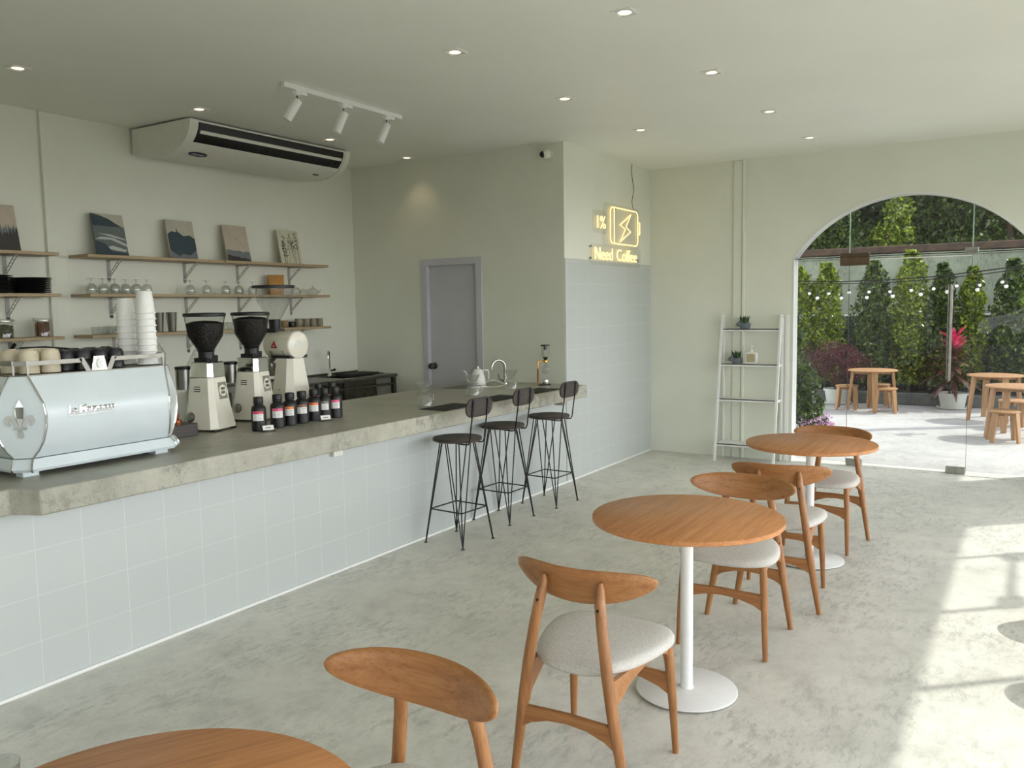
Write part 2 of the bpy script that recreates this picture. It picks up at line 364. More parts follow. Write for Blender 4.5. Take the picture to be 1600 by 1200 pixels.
# end wall with arched opening
AC, AW, AZ, AR = 1.03, 1.025, 2.03, 1.218
hc = 2.59-AR
def arch_pts(n=28, off=0.0):
    R = AR+off; a0 = math.acos(min(1, (AW+off)/R))
    return [(AC + R*math.cos(a0+(PI-2*a0)*i/n), hc + R*math.sin(a0+(PI-2*a0)*i/n)) for i in range(n+1)]
ap = arch_pts()
z_sp = ap[0][1]
ew = MB()
T = 0.16
for (ya, yb) in ((YR, AC-AW), (AC+AW, YW)): ew.b2(XE, XE+T, ya, yb, -0.1, H)
for i in range(len(ap)-1):
    (y0, z0), (y1, z1) = ap[i], ap[i+1]
    ew.add([(XE, y0, z0), (XE, y1, z1), (XE, y1, H), (XE, y0, H), (XE+T, y0, z0), (XE+T, y1, z1), (XE+T, y1, H), (XE+T, y0, H)],
           [(0, 1, 2, 3), (7, 6, 5, 4), (0, 4, 5, 1)])
struct('wall_end', ew, paint)
tr = MB()
path = [(AC+AW, 0.0)] + [(AC+AW, z_sp)] + ap[::-1] + [(AC-AW, z_sp), (AC-AW, 0.0)]
def sweep_trim(mb, pts, x0, x1, wd):
    cen = Vector((AC, 1.2))
    for i in range(len(pts)-1):
        a, b_ = Vector(pts[i]), Vector(pts[i+1])
        if (a-b_).length < 1e-4: continue
        def inn(p): 
            d = (cen-p); d = Vector((d.x, 0 if p.y < z_sp+0.001 else d.y)); return p + d.normalized()*wd
        ai, bi = inn(a), inn(b_)
        mb.add([(x0, a.x, a.y), (x0, b_.x, b_.y), (x0, bi.x, bi.y), (x0, ai.x, ai.y), (x1, a.x, a.y), (x1, b_.x, b_.y), (x1, bi.x, bi.y), (x1, ai.x, ai.y)],
               [(0, 1, 2, 3), (7, 6, 5, 4), (3, 2, 6, 7), (1, 0, 4, 5)])
sweep_trim(tr, path, XE-0.006, XE+T, 0.009)
struct('trim_1', tr, white_met)
pl = MB(); pl.b2(XE-0.02, XE, 2.565, 2.655, 0, H-0.002); struct('trim_2', pl, paint, 0.004)
pl = MB(); pl.b2(XE-0.032, XE, 2.535, 2.56, 0, H-0.002); struct('trim_3', pl, paint, 0.004)
pl = MB(); pl.b2(XE-0.01, XE, 2.085, 2.12, 0, 1.48); struct('trim_8', pl, white_met, 0.003)
pl = MB(); pl.b2(3.375, 3.418, YS-0.03, YS, 0, H-0.002); struct('trim_4', pl, paint, 0.003)
pl = MB(); pl.b2(3.418, 3.53, YS-0.012, YS, 0, H-0.03); struct('trim_5', pl, paint, 0.002)
# right window wall with posts, header and low sill, back wall
rw = MB(); rw.b2(XB, XE+T, YR-0.15, YR, 2.56, H); rw.b2(8.30, XE+T, YR-0.15, YR, 0, 2.56)
rw.b2(XB, 1.0, YR-0.15, YR, 2.4, 2.56)
struct('wall_right', rw, paint)
bw_ = MB(); bw_.b2(XB-0.15, XB, YR, -1.2, 0, H); bw_.b2(XB-0.15, XB, 1.8, YS, 0, H); bw_.b2(XB-0.15, XB, -1.2, 1.8, 2.56, H)
struct('wall_back', bw_, paint)
xs = [8.30, 7.38, 6.32, 5.32, 4.26, 3.2, 2.14, 1.08, 0.02, -1.0, XB]
for i in range(len(xs)-1):
    x1, x0 = xs[i], xs[i+1]
    g = MB(); g.b2(x0+0.006, x1-0.006, YR-0.06, YR-0.05, 0.01, 2.55)
    o = struct('window_%d' % (i+1), g, pane_m)
    e = MB(); e.b2(x0-0.012, x0+0.012, YR-0.075, YR-0.035, 0, 2.56); e.build('mullion', glass_edge, o)
    if i == 1:
        e = MB(); e.b2(x0, x1, YR-0.07, YR-0.04, 2.02, 2.05)
        for xx in (x0+0.07, x1-0.07): e.b2(xx-0.09, xx+0.09, YR-0.08, YR-0.03, 1.97, 2.09)
        e.build('patch_fitting', steel, o)
g = MB(); g.b2(XB-0.08, XB-0.07, -1.2, 1.8, 0.0, 2.56); struct('window_12', g, pane_m)

# counter slab
sl = MB()
NZ = 40
def slab_poly():
    return [(XB+0.02, 4.53), (XB+0.02, 3.485), (XN-0.06, 3.485), (XN, YC), (XD-0.001, YC), (XD-0.001, 4.53)]
sl.prism(slab_poly(), ZT-ZL, None, ZL)
slab = struct('worktop_concrete', sl, count_m, 0.006, 30)
slab.name = 'counter_slab'; del slab['kind']
tag(slab, 'long grey concrete bar counter top jutting over the white tiled wall', 'counter')
bk = MB(); bk.b2(XB+0.02, XD-0.01, 4.40, 4.45, 0, ZL); bk.b2(1.8, 1.85, YW+0.102, 4.4, 0, ZL)
tag(bk.build('counter_base', paint), 'white masonry back of the bar under the concrete top', 'counter base')
lp = MB(); lp.b2(6.20, 6.28, YC+0.03, YC+0.11, ZL-0.035, ZL); tag(lp.build('slab_bracket', count_m), 'small concrete nib under the far end of the bar top', 'bracket')
so = MB(); so.b2(3.62, 3.70, YW-0.03, YW, 0.72, 0.775); so.build
s_ = so.build('wall_socket', white_pl, None, 0.004); tag(s_, 'small white socket box under the counter edge', 'socket')

# door in the bar end wall
dr = MB(); dr.b2(XD+0.035, XD+0.075, 4.52, 5.13, 0.0, 2.03)
d1 = struct('door_1', dr, door_m)
fr_ = MB(); fr_.b2(XD-0.012, XD+0.08, 5.12, 5.185, 0, 2.085); fr_.b2(XD-0.012, XD+0.08, 4.465, 4.53, 0, 2.085); fr_.b2(XD-0.012, XD+0.08, 4.53, 5.12, 2.02, 2.085)
fr_.build('door_frame', door_m, d1, 0)
kn = MB(); kn.lathe([(0.034, 0), (0.034, 0.008), (0.014, 0.012), (0.012, 0.035), (0.026, 0.045), (0.032, 0.06), (0.026, 0.076), (0.008, 0.082)], 18, (XD+0.035, 5.075, 1.03), (-1, 0, 0))
kn.build('door_knob', dark_steel, d1)

# arch glazing: door leaf, side lights, fittings, handle
GX = XE+0.02
def pane(name, y0, y1, z0=0.012, arched=True, ztop=2.0):
    mb = MB(); n = 12
    tp = []
    for i in range(n+1):
        y = y0+(y1-y0)*i/n
        z = ztop
        if arched: z = hc + math.sqrt(max(0, (AR-0.012)**2-(y-AC)**2))
        tp.append((y, z))
    poly = [(y0, z0)] + tp + [(y1, z0)]
    mb.prism(poly, 0.012, lambda a, b_, c: (GX+c, a, b_)); return mb
sp_l, sp_r = 1.535, 0.497
o = struct('window_13', pane('w', sp_l+0.003, AC+AW-0.014), pane_m)
o = struct('window_14', pane('w', AC-AW+0.014, sp_r-0.003), pane_m)
tm = MB(); n = 14
poly = [(sp_r, 2.005)] + [(sp_r+(sp_l-sp_r)*i/n, hc+math.sqrt((AR-0.012)**2-(sp_r+(sp_l-sp_r)*i/n-AC)**2)) for i in range(n+1)] + [(sp_l, 2.005)]
tm.prism(poly, 0.012, lambda a, b_, c: (GX+c, a, b_))
o = struct('window_15', tm, pane_m)
ed = MB()
for yy in (sp_l, sp_r): ed.b2(GX-0.001, GX+0.013, yy-0.004, yy+0.004, 2.04, hc+math.sqrt(AR**2-(yy-AC)**2)-0.01)
ed.build('glass_joint', glass_edge, o)
dl = MB(); dl.b2(GX, GX+0.012, sp_r+0.004, sp_l-0.004, 0.012, 1.995)
d2 = struct('door_2', dl, pane_m)
e = MB(); e.b2(GX-0.001, GX+0.013, sp_r+0.01, sp_l-0.01, 1.993, 2.003); e.b2(GX-0.001, GX+0.013, sp_r+0.01, sp_l-0.01, 0.008, 0.016); e.build('glass_edge', white_met, d2)
e = MB()
for yy in (sp_r+0.001, sp_l-0.001): e.b2(GX, GX+0.012, yy-0.0015, yy+0.0015, 0.02, 1.99)
e.build('door_gap', dark_steel, d2)
for (y0, y1, z0, z1, m_) in ((1.355, 1.62, 1.945, 2.065, brown_plate), (0.45, 0.555, 2.01, 2.07, steel), (1.385, 1.53, 0.005, 0.07, steel), (0.50, 0.66, 0.005, 0.07, steel)):
    e = MB(); e.b2(GX-0.012, GX+0.024, y0, y1, z0, z1); e.build('patch_fitting', m_, d2, 0.003)
hd = MB(); hd.tube([(GX-0.05, 0.662, 0.86), (GX-0.05, 0.662, 1.74)], 0.016, 14)
for zz in (1.02, 1.62): hd.tube([(GX-0.05, 0.662, zz), (GX+0.06, 0.662, zz)], 0.008, 8)
hd.tube([(GX+0.06, 0.662, 0.86), (GX+0.06, 0.662, 1.74)], 0.016, 14)
hd.build('pull_handle', dark_steel, d2)
th = MB(); th.b2(XE-0.03, XE+T+0.02, AC-AW, AC+AW, 0, 0.006); struct('trim_6', th, floor_m)

# ------------------------------------------------------------------ ceiling fittings
DL = [(2.749, 5.12), (4.008, 5.12), (5.336, 5.14), (6.40, 5.172), (3.976, 2.843), (5.281, 2.843), (6.575, 2.83), (3.938, 1.779), (5.241, 1.776), (6.542, 1.765), (7.778, 1.745)]
DN = ['over the espresso machine at far left', 'beside the air conditioner', 'under the right end of the ceiling spotlights', 'close to the wall above the grey door', 'above the bar nearest the camera', 'above the middle of the bar', 'above the neon wall corner', 'nearest the camera at the top edge', 'above the middle round table', 'above the far round table', 'nearest the arched glass door']
first = None
for (x, y), nm in zip(DL, DN):
    lab = 'square recessed ceiling downlight glowing warm, ' + nm
    if first is None:
        t = thing('downlight', lab, 'downlight', (x, y, H), 0, 'recessed downlights in the ceiling')
        a = MB(); pr = [(-0.05, -0.05), (0.05, -0.05), (0.05, 0.05), (-0.05, 0.05)]
        for q in range(4):
            (ax, ay), (bx2, by2) = pr[q], pr[(q+1) % 4]; mxx, myy = (ax+bx2)/2, (ay+by2)/2
            a.box((mxx, myy, -0.003), (0.1+0.004 if ay == by2 else 0.008, 0.1+0.004 if ax == bx2 else 0.008, 0.006))
        a.lathe([(0.046, -0.0035), (0.046, -0.001), (0.034, -0.001), (0.034, -0.0035)], 24, cap=False)
        a.build('trim_ring', white_met, t)
        a = MB(); a.lathe([(0.034, -0.0015), (0.030, -0.004), (0.001, -0.005)], 24); a.build('lamp_face', lamp_m, t)
        ld = bpy.data.lights.new('downlight_beam', 'SPOT'); ld.energy = 2.5; ld.color = (1, 0.74, 0.45); ld.spot_size = math.radians(100); ld.spot_blend = 0.9; ld.shadow_soft_size = 0.03
        lo = bpy.data.objects.new('downlight_beam', ld); COL.objects.link(lo); lo.parent = t; lo.location = (0, 0, -0.02)
        first = t
    else: dup(first, (x, y, H), None, lab)

# track light
t = thing('track_light', 'white ceiling track with three tubular spotlights above the bar', 'track light', (3.85, 4.10, H))
a = MB(); a.b2(0, 1.16, -0.018, 0.018, -0.03, 0); a.build('track', white_met, t, 0.002)
for hx, ax in ((0.12, (-0.42, 0.30, -0.86)), (0.55, (-0.34, 0.22, -0.9)), (1.0, (-0.36, 0.2, -0.9))):
    a = MB(); a.b2(hx-0.02, hx+0.075, -0.016, 0.016, -0.052, -0.03); a.lathe([(0.02, -0.062), (0.02, -0.03)], 14, (hx, 0, 0))
    hp = a.build('adapter', white_met, t)
    d = Vector(ax).normalized(); st = Vector((hx, 0, -0.10)); cyl = st - d*0.012
    a = MB(); a.lathe([(0.02, 0), (0.031, 0.002), (0.031, 0.148), (0.029, 0.152), (0.024, 0.15), (0.022, 0.12), (0.001, 0.12)], 20, cyl, d); a.build('spot_head', white_met, t)
    a = MB(); a.tube([(hx, 0, -0.06), (hx, 0, -0.102)], 0.004, 8); a.build('stem', black, t)

# air conditioner
def ACprof():
    p = [(6.05, 3.03), (6.05, 2.835), (5.80, 2.805), (5.66, 2.80)]
    for i in range(1, 13):
        a = PI/2*i/12; p.append((5.66-0.32*math.sin(a)**1.0, 2.80+0.225*(1-math.cos(a))))
    p.append((5.34, 3.03)); return p
pf = ACprof()
t = thing('air_conditioner', 'long off-white ceiling-mounted air conditioner with dark slot vents', 'air conditioner', (4.94, 5.7, 2.8))
off = Vector((4.94, 5.7, 2.8))
a = MB(); a.prism(pf, 1.70, lambda p, q, c: (4.09+c-off.x, p-off.y, q-off.z)); a.build('casing', white_pl, t, 0.004)
def band(mb, i0, i1, x0, x1, o0, o1):
    def P(i, o):
        k = int(math.floor(i)); f = i-k; k2 = min(k+1, len(pf)-1)
        y = pf[k][0]*(1-f)+pf[k2][0]*f; z = pf[k][1]*(1-f)+pf[k2][1]*f
        a_ = pf[max(k-0, 0)]; b_ = pf[k2]; dy, dz = b_[0]-a_[0], b_[1]-a_[1]; l = math.hypot(dy, dz) or 1
        return (y+dz/l*-o, z+dy/l*o)
    m = 6; rings = []
    pts_o = [P(i0+(i1-i0)*k/m, o1) for k in range(m+1)]; pts_i = [P(i0+(i1-i0)*k/m, o0) for k in range(m+1)]
    poly = pts_o + pts_i[::-1]
    mb.prism(poly, x1-x0, lambda p, q, c: (x0+c-off.x, p-off.y, q-off.z))
a = MB(); band(a, 9.6, 14.6, 4.17, 5.71, -0.002, 0.003); g_ = a.build('air_outlet', black, t)
a = MB(); band(a, 12.0, 12.8, 4.19, 5.69, 0.0, 0.014); a.build('louver', white_pl, t)
for k in range(1, 24):
    a = MB(); band(a, 9.8, 11.8, 4.17+k*1.54/24-0.002, 4.17+k*1.54/24+0.002, 0, 0.006); a.build('vane', dark_fr, t)
for xa, xb in ((4.09, 4.15), (5.73, 5.79)):
    a = MB(); band(a, 4.0, 15.5, xa, xb, 0.0, 0.007); a.build('end_frame', white_pl, t)
def acface(ix, cx):
    k = int(ix); p, q = pf[k], pf[k+1]; dy, dz = q[0]-p[0], q[1]-p[1]; l = math.hypot(dy, dz); u = Vector((0, dy/l, dz/l)); nrm = Vector((0, -dz/l, dy/l))
    if nrm.z > 0: nrm = -nrm
    c0 = Vector((cx, p[0], p[1]))-off
    return lambda a_, b_, c: tuple(c0 + Vector((a_, 0, 0)) + u*b_ + nrm*(c+0.0015))
ff = acface(6, 4.30)
a = MB(); a.prism([(0.085*math.cos(2*PI*k/24), 0.032*math.sin(2*PI*k/24)) for k in range(24)], 0.002, ff); bd = a.build('brand_badge', navy_m, t)
a = text_mb('Carrier', lambda a_, b_, c: ff(a_, b_-0.012, c+0.0025), 0.038, 0.001, 0, 1.0, 'CENTER', 0.3); a.build('brand_lettering', white_pl, bd, smooth=0)
ff = acface(6, 5.55); a = MB(); a.prism(rrect(0.07, 0.018, 0.004), 0.002, ff); a.build('receiver_window', black, t)

# security camera
t = thing('security_camera', 'small white dome security camera on the wall near the ceiling corner', 'camera', (XD, 3.72, 2.95))
a = MB(); a.lathe([(0.045, 0), (0.048, 0.02), (0.035, 0.03)], 20, (0, 0, 0), (-1, 0, 0)); a.build('mount', white_pl, t)
a = MB(); a.ball((-0.055, 0.0, -0.005), 0.042, 18, 12); bl = a.build('ball', white_pl, t)
a = MB(); a.ball((-0.075, 0.018, -0.01), 0.030, 18, 12); a.build('lens', black, bl)

# neon sign
t = thing('neon_sign', 'warm white neon sign of a battery with lightning bolt reading 1% Need Coffee', 'neon sign', (7.6, YW, 2.3))
def nf(dist=0.03): return lambda a_, b_, c: (a_-7.6, -dist-c, b_-2.3)
def ntube(pts, r=0.006, closed=True, d=0.032):
    f = nf(d); q = [f(x, z, 0) for x, z in pts]
    if closed: q = q + [q[0], q[1]]
    return q, r
a = MB()
q, r = ntube(rrect(0.66, 0.35, 0.05, 5, 7.82, 2.385)); a.tube(q, r, 6)
q, r = ntube([(7.58, 2.555), (7.58, 2.215)], closed=False); a.tube(q, r, 6)
q, r = ntube([(8.15, 2.455), (8.20, 2.455), (8.20, 2.33), (8.15, 2.33)], closed=False); a.tube(q, r, 6)
a.build('battery_outline', neon_m, t)
a = MB(); q, r = ntube([(7.975, 2.52), (7.72, 2.40), (7.84, 2.365), (7.72, 2.235), (7.97, 2.345), (7.86, 2.39)]); a.tube(q, r, 6); a.build('lightning_bolt', neon_m, t)
fz = nf(0.03)
a = text_mb('1%', lambda a_, b_, c: fz(7.16+a_, 2.335+b_, c), 0.175, 0.008, -0.003, 1.1); a.build('percent_lettering', neon_m, t, smooth=0)
for wd, wx in (('Need', 7.13), ('Coffee', 7.62)):
    a = text_mb(wd, lambda a_, b_, c: fz(wx+a_, 2.04+b_, c), 0.172, 0.008, -0.0025, 1.08); a.build('slogan_lettering', neon_m, t, smooth=0)
a = MB(); a.prism(rrect(0.86, 0.42, 0.05, 4, 7.79, 2.385), 0.004, nf(0.016)); a.prism(rrect(1.18, 0.20, 0.05, 4, 7.66, 2.09), 0.004, nf(0.016)); a.prism(rrect(0.32, 0.22, 0.05, 4, 7.29, 2.40), 0.004, nf(0.0155)); a.build('acrylic_backing', acryl, t)
for x, z in ((7.10, 2.16), (7.10, 2.05), (8.2, 2.06), (7.65, 2.56), (8.16, 2.56)):
    a = MB(); a.lathe([(0.01, 0), (0.01, 0.022)], 10, (x-7.6, 0, z-2.3), (0, -1, 0)); a.build('standoff', steel, t)
wr = MB(); wr.tube([(8.07, YW-0.004, H), (8.06, YW-0.005, 2.95), (8.12, YW-0.006, 2.8), (8.09, YW-0.006, 2.72), (8.06, YW-0.006, 2.66), (8.1, YW-0.006, 2.585)], 0.003, 5)
tag(wr.build('sign_cable', dark_steel), 'thin cable hanging from the ceiling down to the neon sign', 'cable')

# ------------------------------------------------------------------ round cafe tables
def cafe_table(loc, label, first=None, rz=0.0):
    if first: return dup(first, loc, rz, label)
    t = thing('cafe_table', label, 'table', loc, 0, 'round wooden cafe tables on white pedestals')
    a = MB(); a.lathe([(0.380, 0.722), (0.384, 0.725), (0.384, 0.741), (0.380, 0.744), (0.001, 0.744)], 96); a.build('tabletop', oak_top, t, smooth=50)
    a = MB(); a.lathe([(0.12, 0.712), (0.12, 0.722)], 24); a.lathe([(0.026, 0.012), (0.026, 0.715)], 28); a.build('pedestal', white_met, t)
    a = MB(); a.lathe([(0.200, 0.008), (0.207, 0.010), (0.207, 0.014), (0.203, 0.017), (0.03, 0.019), (0.027, 0.024)], 80); bs = a.build('base_plate', white_met, t)
    for k in range(4):
        a = MB(); a.lathe([(0.012, 0), (0.012, 0.009)], 10, (0.17*math.cos(k*PI/2+0.5), 0.17*math.sin(k*PI/2+0.5), 0)); a.build('glide', black, bs)
    return t
ct = cafe_table((3.199, 1.177, 0), 'round oak table on white pedestal between two chairs, middle of three')
cafe_table((5.263, 1.145, 0), 'round oak table on white pedestal nearest the arched door', ct)
cafe_table((0.744, 1.204, 0), 'round oak tabletop cut off at the bottom edge of the photo', ct, math.radians(-29))

# ------------------------------------------------------------------ dining chairs
def rail_prism(mb, p0, p1, prof, th):
    # prof: list (u along 0..1, z) polygon; thickness th perpendicular horizontally
    p0, p1 = Vector(p0), Vector(p1); d = (p1-p0); dh = Vector((d.x, d.y, 0)).normalized(); nn = Vector((-dh.y, dh.x, 0))
    L0 = d.length
    def fr(a_, b_, c): return tuple(p0 + Vector((d.x, d.y, 0))*a_ + Vector((0, 0, b_)) + nn*(c-th/2))
    mb.prism(prof, th, fr)
def dining_chair(loc, rz, label, first=None):
    if first: return dup(first, loc, rz, label)
    t = thing('dining_chair', label, 'chair', loc, rz, 'curved-back oak chairs at the round tables')
    # backrest
    a = MB(); rings = []; nu = 36
    for i in range(nu+1):
        u = -1+2*i/nu; u = math.copysign(1-(1-abs(u))**1.35, u); u *= 0.999
        y = 0.256*u; x = -0.176+0.09*u*u
        h = 0.060*(1-abs(u)**2.5)**0.55 + 0.0012; zc = 0.702+0.022*u*u
        dx = 2*0.09*u/0.256; nl = math.hypot(1, dx); nx, ny = 1/nl, -dx/nl
        th = 0.0095*min(1, h/0.02)+0.0008; ring = []
        for k in range(16):
            an = 2*PI*k/16; ca, sa = math.cos(an), math.sin(an)
            cc = math.copysign(abs(ca)**0.45, ca); ss = math.copysign(abs(sa)**0.85, sa)
            ring.append((x+nx*th*cc-0.22*h*ss, y+ny*th*cc, zc+h*ss))
        rings.append(ring)
    a.loft(rings); a.build('backrest', oak_y, t, smooth=50)
    for s in (-1, 1):
        a = MB(); P = [(-0.218, 0.212*s, 0), (-0.223, 0.187*s, 0.15), (-0.227, 0.163*s, 0.30), (-0.227, 0.142*s, 0.44), (-0.217, 0.122*s, 0.57), (-0.202, 0.107*s, 0.66), (-0.190, 0.102*s, 0.705), (-0.186, 0.101*s, 0.728)]
        a.tube(P, [0.0125, 0.0165, 0.0195, 0.019, 0.018, 0.0185, 0.016, 0.008], 14)
        lg = a.build('leg', oak_z, t, smooth=60)
        a = MB(); a.lathe([(0.0045, 0), (0.0045, 0.004)], 8, (-0.221, 0.108*s, 0.650), (-1, 0, 0)); a.build('screw_cap', black, lg)
        a = MB(); a.tube([(0.218, 0.204*s, 0), (0.206, 0.196*s, 0.2), (0.194, 0.187*s, 0.36), (0.19, 0.183*s, 0.428)], [0.011, 0.0155, 0.0175, 0.0165], 14); a.build('leg', oak_z, t, smooth=60)
        a = MB(); rail_prism(a, (-0.226, 0.150*s, 0), (0.19, 0.182*s, 0), [(0.0, 0.30), (0.06, 0.335), (0.30, 0.385), (0.55, 0.402), (0.85, 0.396), (0.95, 0.38), (0.985, 0.35), (1.0, 0.352), (1.0, 0.428), (0.0, 0.428), (-0.01, 0.40)][::-1], 0.02); a.build('side_rail', oak_y, t, 0.002)
    a = MB(); pr = [(0, 0.205), (0.12, 0.232), (0.3, 0.252), (0.5, 0.258), (0.7, 0.252), (0.88, 0.232), (1, 0.205), (1, 0.285), (0.85, 0.287), (0.5, 0.291), (0.15, 0.287), (0, 0.285)]
    rail_prism(a, (-0.226, 0.173, 0), (-0.226, -0.173, 0), pr, 0.02); a.build('rear_stretcher', oak_y, t, 0.003)
    a = MB(); rail_prism(a, (0.202, 0.194, 0), (0.202, -0.194, 0), [(p, q+0.012) for p, q in pr], 0.02); a.build('front_stretcher', oak_y, t, 0.003)
    a = MB(); rings = []
    for ins, z in ((0.028, 0.424), (0.008, 0.426), (0.0, 0.434), (0.0, 0.446), (0.006, 0.457), (0.02, 0.464), (0.06, 0.469), (0.12, 0.4715), (0.16, 0.472)):
        ring = []
        for k in range(64):
            an = 2*PI*k/64; ca, sa = math.cos(an), math.sin(an)
            cc = math.copysign(abs(ca)**0.62, ca); ss = math.copysign(abs(sa)**0.62, sa)
            x = 0.016+(0.232-ins)*cc; wv = 0.214+0.036*cc - (0.022 if cc < 0 else 0)*(-cc)
            ring.append((x + 0.012*(1-ss*ss)*(1 if cc > 0 else -0.3), (wv-ins)*ss, z-0.006*(1-abs(ss))*(ins < 0.1) ))
        rings.append(ring)
    a.loft(rings); a.build('seat', fabric, t, smooth=60)
    return t
ch = dining_chair((2.498, 1.240, 0), math.radians(1), 'oak chair with grey seat, back towards camera, at the middle table')
dining_chair((3.863, 1.179, 0), math.radians(180.3), 'oak chair tucked under the middle table, facing the camera', ch)
dining_chair((4.542, 1.132, 0), math.radians(8), 'oak chair seen from behind, drawn up to the far round table', ch)
dining_chair((5.722, 1.138, 0), math.radians(173.5), 'oak chair beyond the far round table beside the glass door', ch)
dining_chair((1.36, 1.218, 0), math.radians(180.5), 'oak chair at the bottom of the photo with only curved back showing', ch)

# tumbler on the cut-off table
t = thing('tumbler', 'clear glass tumbler rim at the bottom left corner', 'glass', (0.708, 1.540, 0.744))
a = MB(); a.lathe([(0.028, 0), (0.036, 0.06), (0.034, 0.06), (0.026, 0.006), (0.001, 0.006)], 32); a.build('tumbler_body', clear_gl, t)

# ------------------------------------------------------------------ bar stools
def bar_stool(loc, rz, label, first=None):
    if first: return dup(first, loc, rz, label)
    t = thing('bar_stool', label, 'bar stool', loc, rz, 'black wire bar stools at the counter')
    a = MB(); a.lathe([(0.155, 0.70), (0.168, 0.704), (0.170, 0.716), (0.165, 0.724), (0.10, 0.727), (0.001, 0.724)], 48); a.build('seat', dark_wood, t)
    for k in range(4):
        an = PI/4+k*PI/2; fx, fy = 0.165*math.copysign(1, math.cos(an)), 0.165*math.copysign(1, math.sin(an))
        a = MB()
        for da, rr_2 in ((-0.62, 0.135), (0.62, 0.135)):
            tx, ty = rr_2*math.cos(an+da), rr_2*math.sin(an+da); a.tube([(fx, fy, 0.004), (tx, ty, 0.702)], 0.0045, 6)
        a.tube([(fx*0.99, fy*0.99, 0.004), (0.105*math.cos(an), 0.105*math.sin(an), 0.702)], 0.0045, 6)
        lg = a.build('leg', blk_met, t)
        a = MB(); a.lathe([(0.013, 0), (0.013, 0.005), (0.008, 0.008)], 12, (fx, fy, 0)); a.build('foot_pad', dark_steel, lg)
    a = MB(); q = 0.138; pts = [(q, q, 0.235), (-q, q, 0.235), (-q, -q, 0.235), (q, -q, 0.235), (q, q, 0.235), (-q, q, 0.235)]
    for i in range(4): a.tube([pts[i], pts[i+1]], 0.005, 6)
    a.build('footrest', blk_met, t)
    for s in (-1, 1):
        a = MB(); a.tube([(0.078*s, -0.02, 0.695), (0.078*s, -0.13, 0.690), (0.078*s, -0.16, 0.694), (0.078*s, -0.172, 0.715), (0.078*s, -0.178, 0.76), (0.078*s, -0.20, 0.90), (0.078*s, -0.208, 0.985)], 0.005, 8)
        a.box((0.078*s, -0.208, 0.945), (0.016, 0.004, 0.10), rot=Matrix.Rotation(math.radians(6), 3, 'X')); a.build('back_support', blk_met, t)
    a = MB(); R_ = Matrix.Rotation(math.radians(6), 3, 'X')
    def fr(a_, b_, c): v_ = R_ @ Vector((a_, c-0.006, b_)); return (v_.x, v_.y-0.196, v_.z+0.940)
    a.prism(rrect(0.28, 0.128, 0.063, 8), 0.014, fr); a.build('backrest', dark_wood, t, 0.004)
    return t
bs = bar_stool((4.577, 3.323, 0), math.radians(-4), 'black wire bar stool with dark round seat nearest the camera')
bar_stool((5.246, 3.386, 0), math.radians(-2), 'black wire bar stool standing between the other two stools', bs)
bar_stool((5.872, 3.336, 0), math.radians(-3), 'black wire bar stool nearest the tiled wall corner', bs)

# ------------------------------------------------------------------ ladder shelf
t = thing('ladder_shelf', 'white metal ladder shelf leaning by the arched door', 'shelf', (8.4, 2.445, 0))
for s, nm in ((1, 'l'), (-1, 'r')):
    y = 0.297*s
    a = MB()
    a.loft([[(-0.16+dx+0.0, y+dy, 0) for dx, dy in ((-0.012, -0.012), (0.012, -0.012), (0.012, 0.012), (-0.012, 0.012))], [(0.075+dx, y+dy, 1.48) for dx, dy in ((-0.012, -0.012), (0.012, -0.012), (0.012, 0.012), (-0.012, 0.012))]])
    a.build('front_upright', white_met, t, 0.002)
    a = MB(); a.b2(0.118, 0.142, y-0.01, y+0.01, 0, 1.455); a.b2(0.07, 0.142, y-0.010, y+0.010, 1.465, 1.485); a.build('rear_upright', white_met, t, 0.002)
for z in (1.34, 0.985, 0.63, 0.175):
    xf = -0.16+0.235*z/1.48
    a = MB(); a.b2(xf, 0.14, -0.285, 0.285, z-0.006, z+0.004); a.b2(xf, xf+0.012, -0.285, 0.285, z-0.022, z+0.004); a.b2(xf, 0.14, -0.297, -0.283, z-0.022, z+0.004); a.b2(xf, 0.14, 0.283, 0.297, z-0.022, z+0.004)
    a.build('shelf_board', white_met, t, 0.001)
def succulent(loc, label, rz):
    t = thing('succulent_pot', label, 'plant', loc, rz)
    a = MB(); rings = []
    for z, sx_, sy_, sh in ((0, 0.045, 0.03, 0), (0.02, 0.055, 0.038, 0), (0.045, 0.058, 0.04, 0), (0.062, 0.052, 0.034, 0), (0.064, 0.046, 0.029, 0), (0.05, 0.042, 0.026, 0)):
        rings.append([(sx_*math.cos(2*PI*k/20), sy_*math.sin(2*PI*k/20), z) for k in range(20)])
    a.loft(rings); a.ball((0.06, 0, 0.048), 0.024, 10, 8, (1.3, 0.9, 1)); a.lathe([(0.012, 0), (0.001, 0.03)], 8, (0.05, 0.01, 0.065)); a.lathe([(0.012, 0), (0.001, 0.03)], 8, (0.05, -0.012, 0.065)); a.ball((0.085, 0, 0.042), 0.010, 8, 6, (1.6, 1, 0.8))
    a.build('animal_pot', grey_cer, t)
    a = MB(); rnd = random.Random(3)
    for k in range(26):
        an = rnd.random()*2*PI; r1 = rnd.random()*0.03; ln = 0.035+rnd.random()*0.05; x, y = r1*1.2*math.cos(an), r1*math.sin(an)
        a.tube([(x, y, 0.045), (x*1.4, y*1.4, 0.06+ln*0.6), (x*1.7, y*1.7, 0.055+ln)], [0.006, 0.007, 0.001], 6)
    a.build('succulent_leaves', succ_m, t)
succulent((8.45, 2.50, 1.344), 'small succulent in grey fox-shaped pot on top ladder shelf', math.radians(125))
succulent((8.43, 2.575, 0.989), 'small succulent in grey fox-shaped pot beside the soap dispenser', math.radians(125))
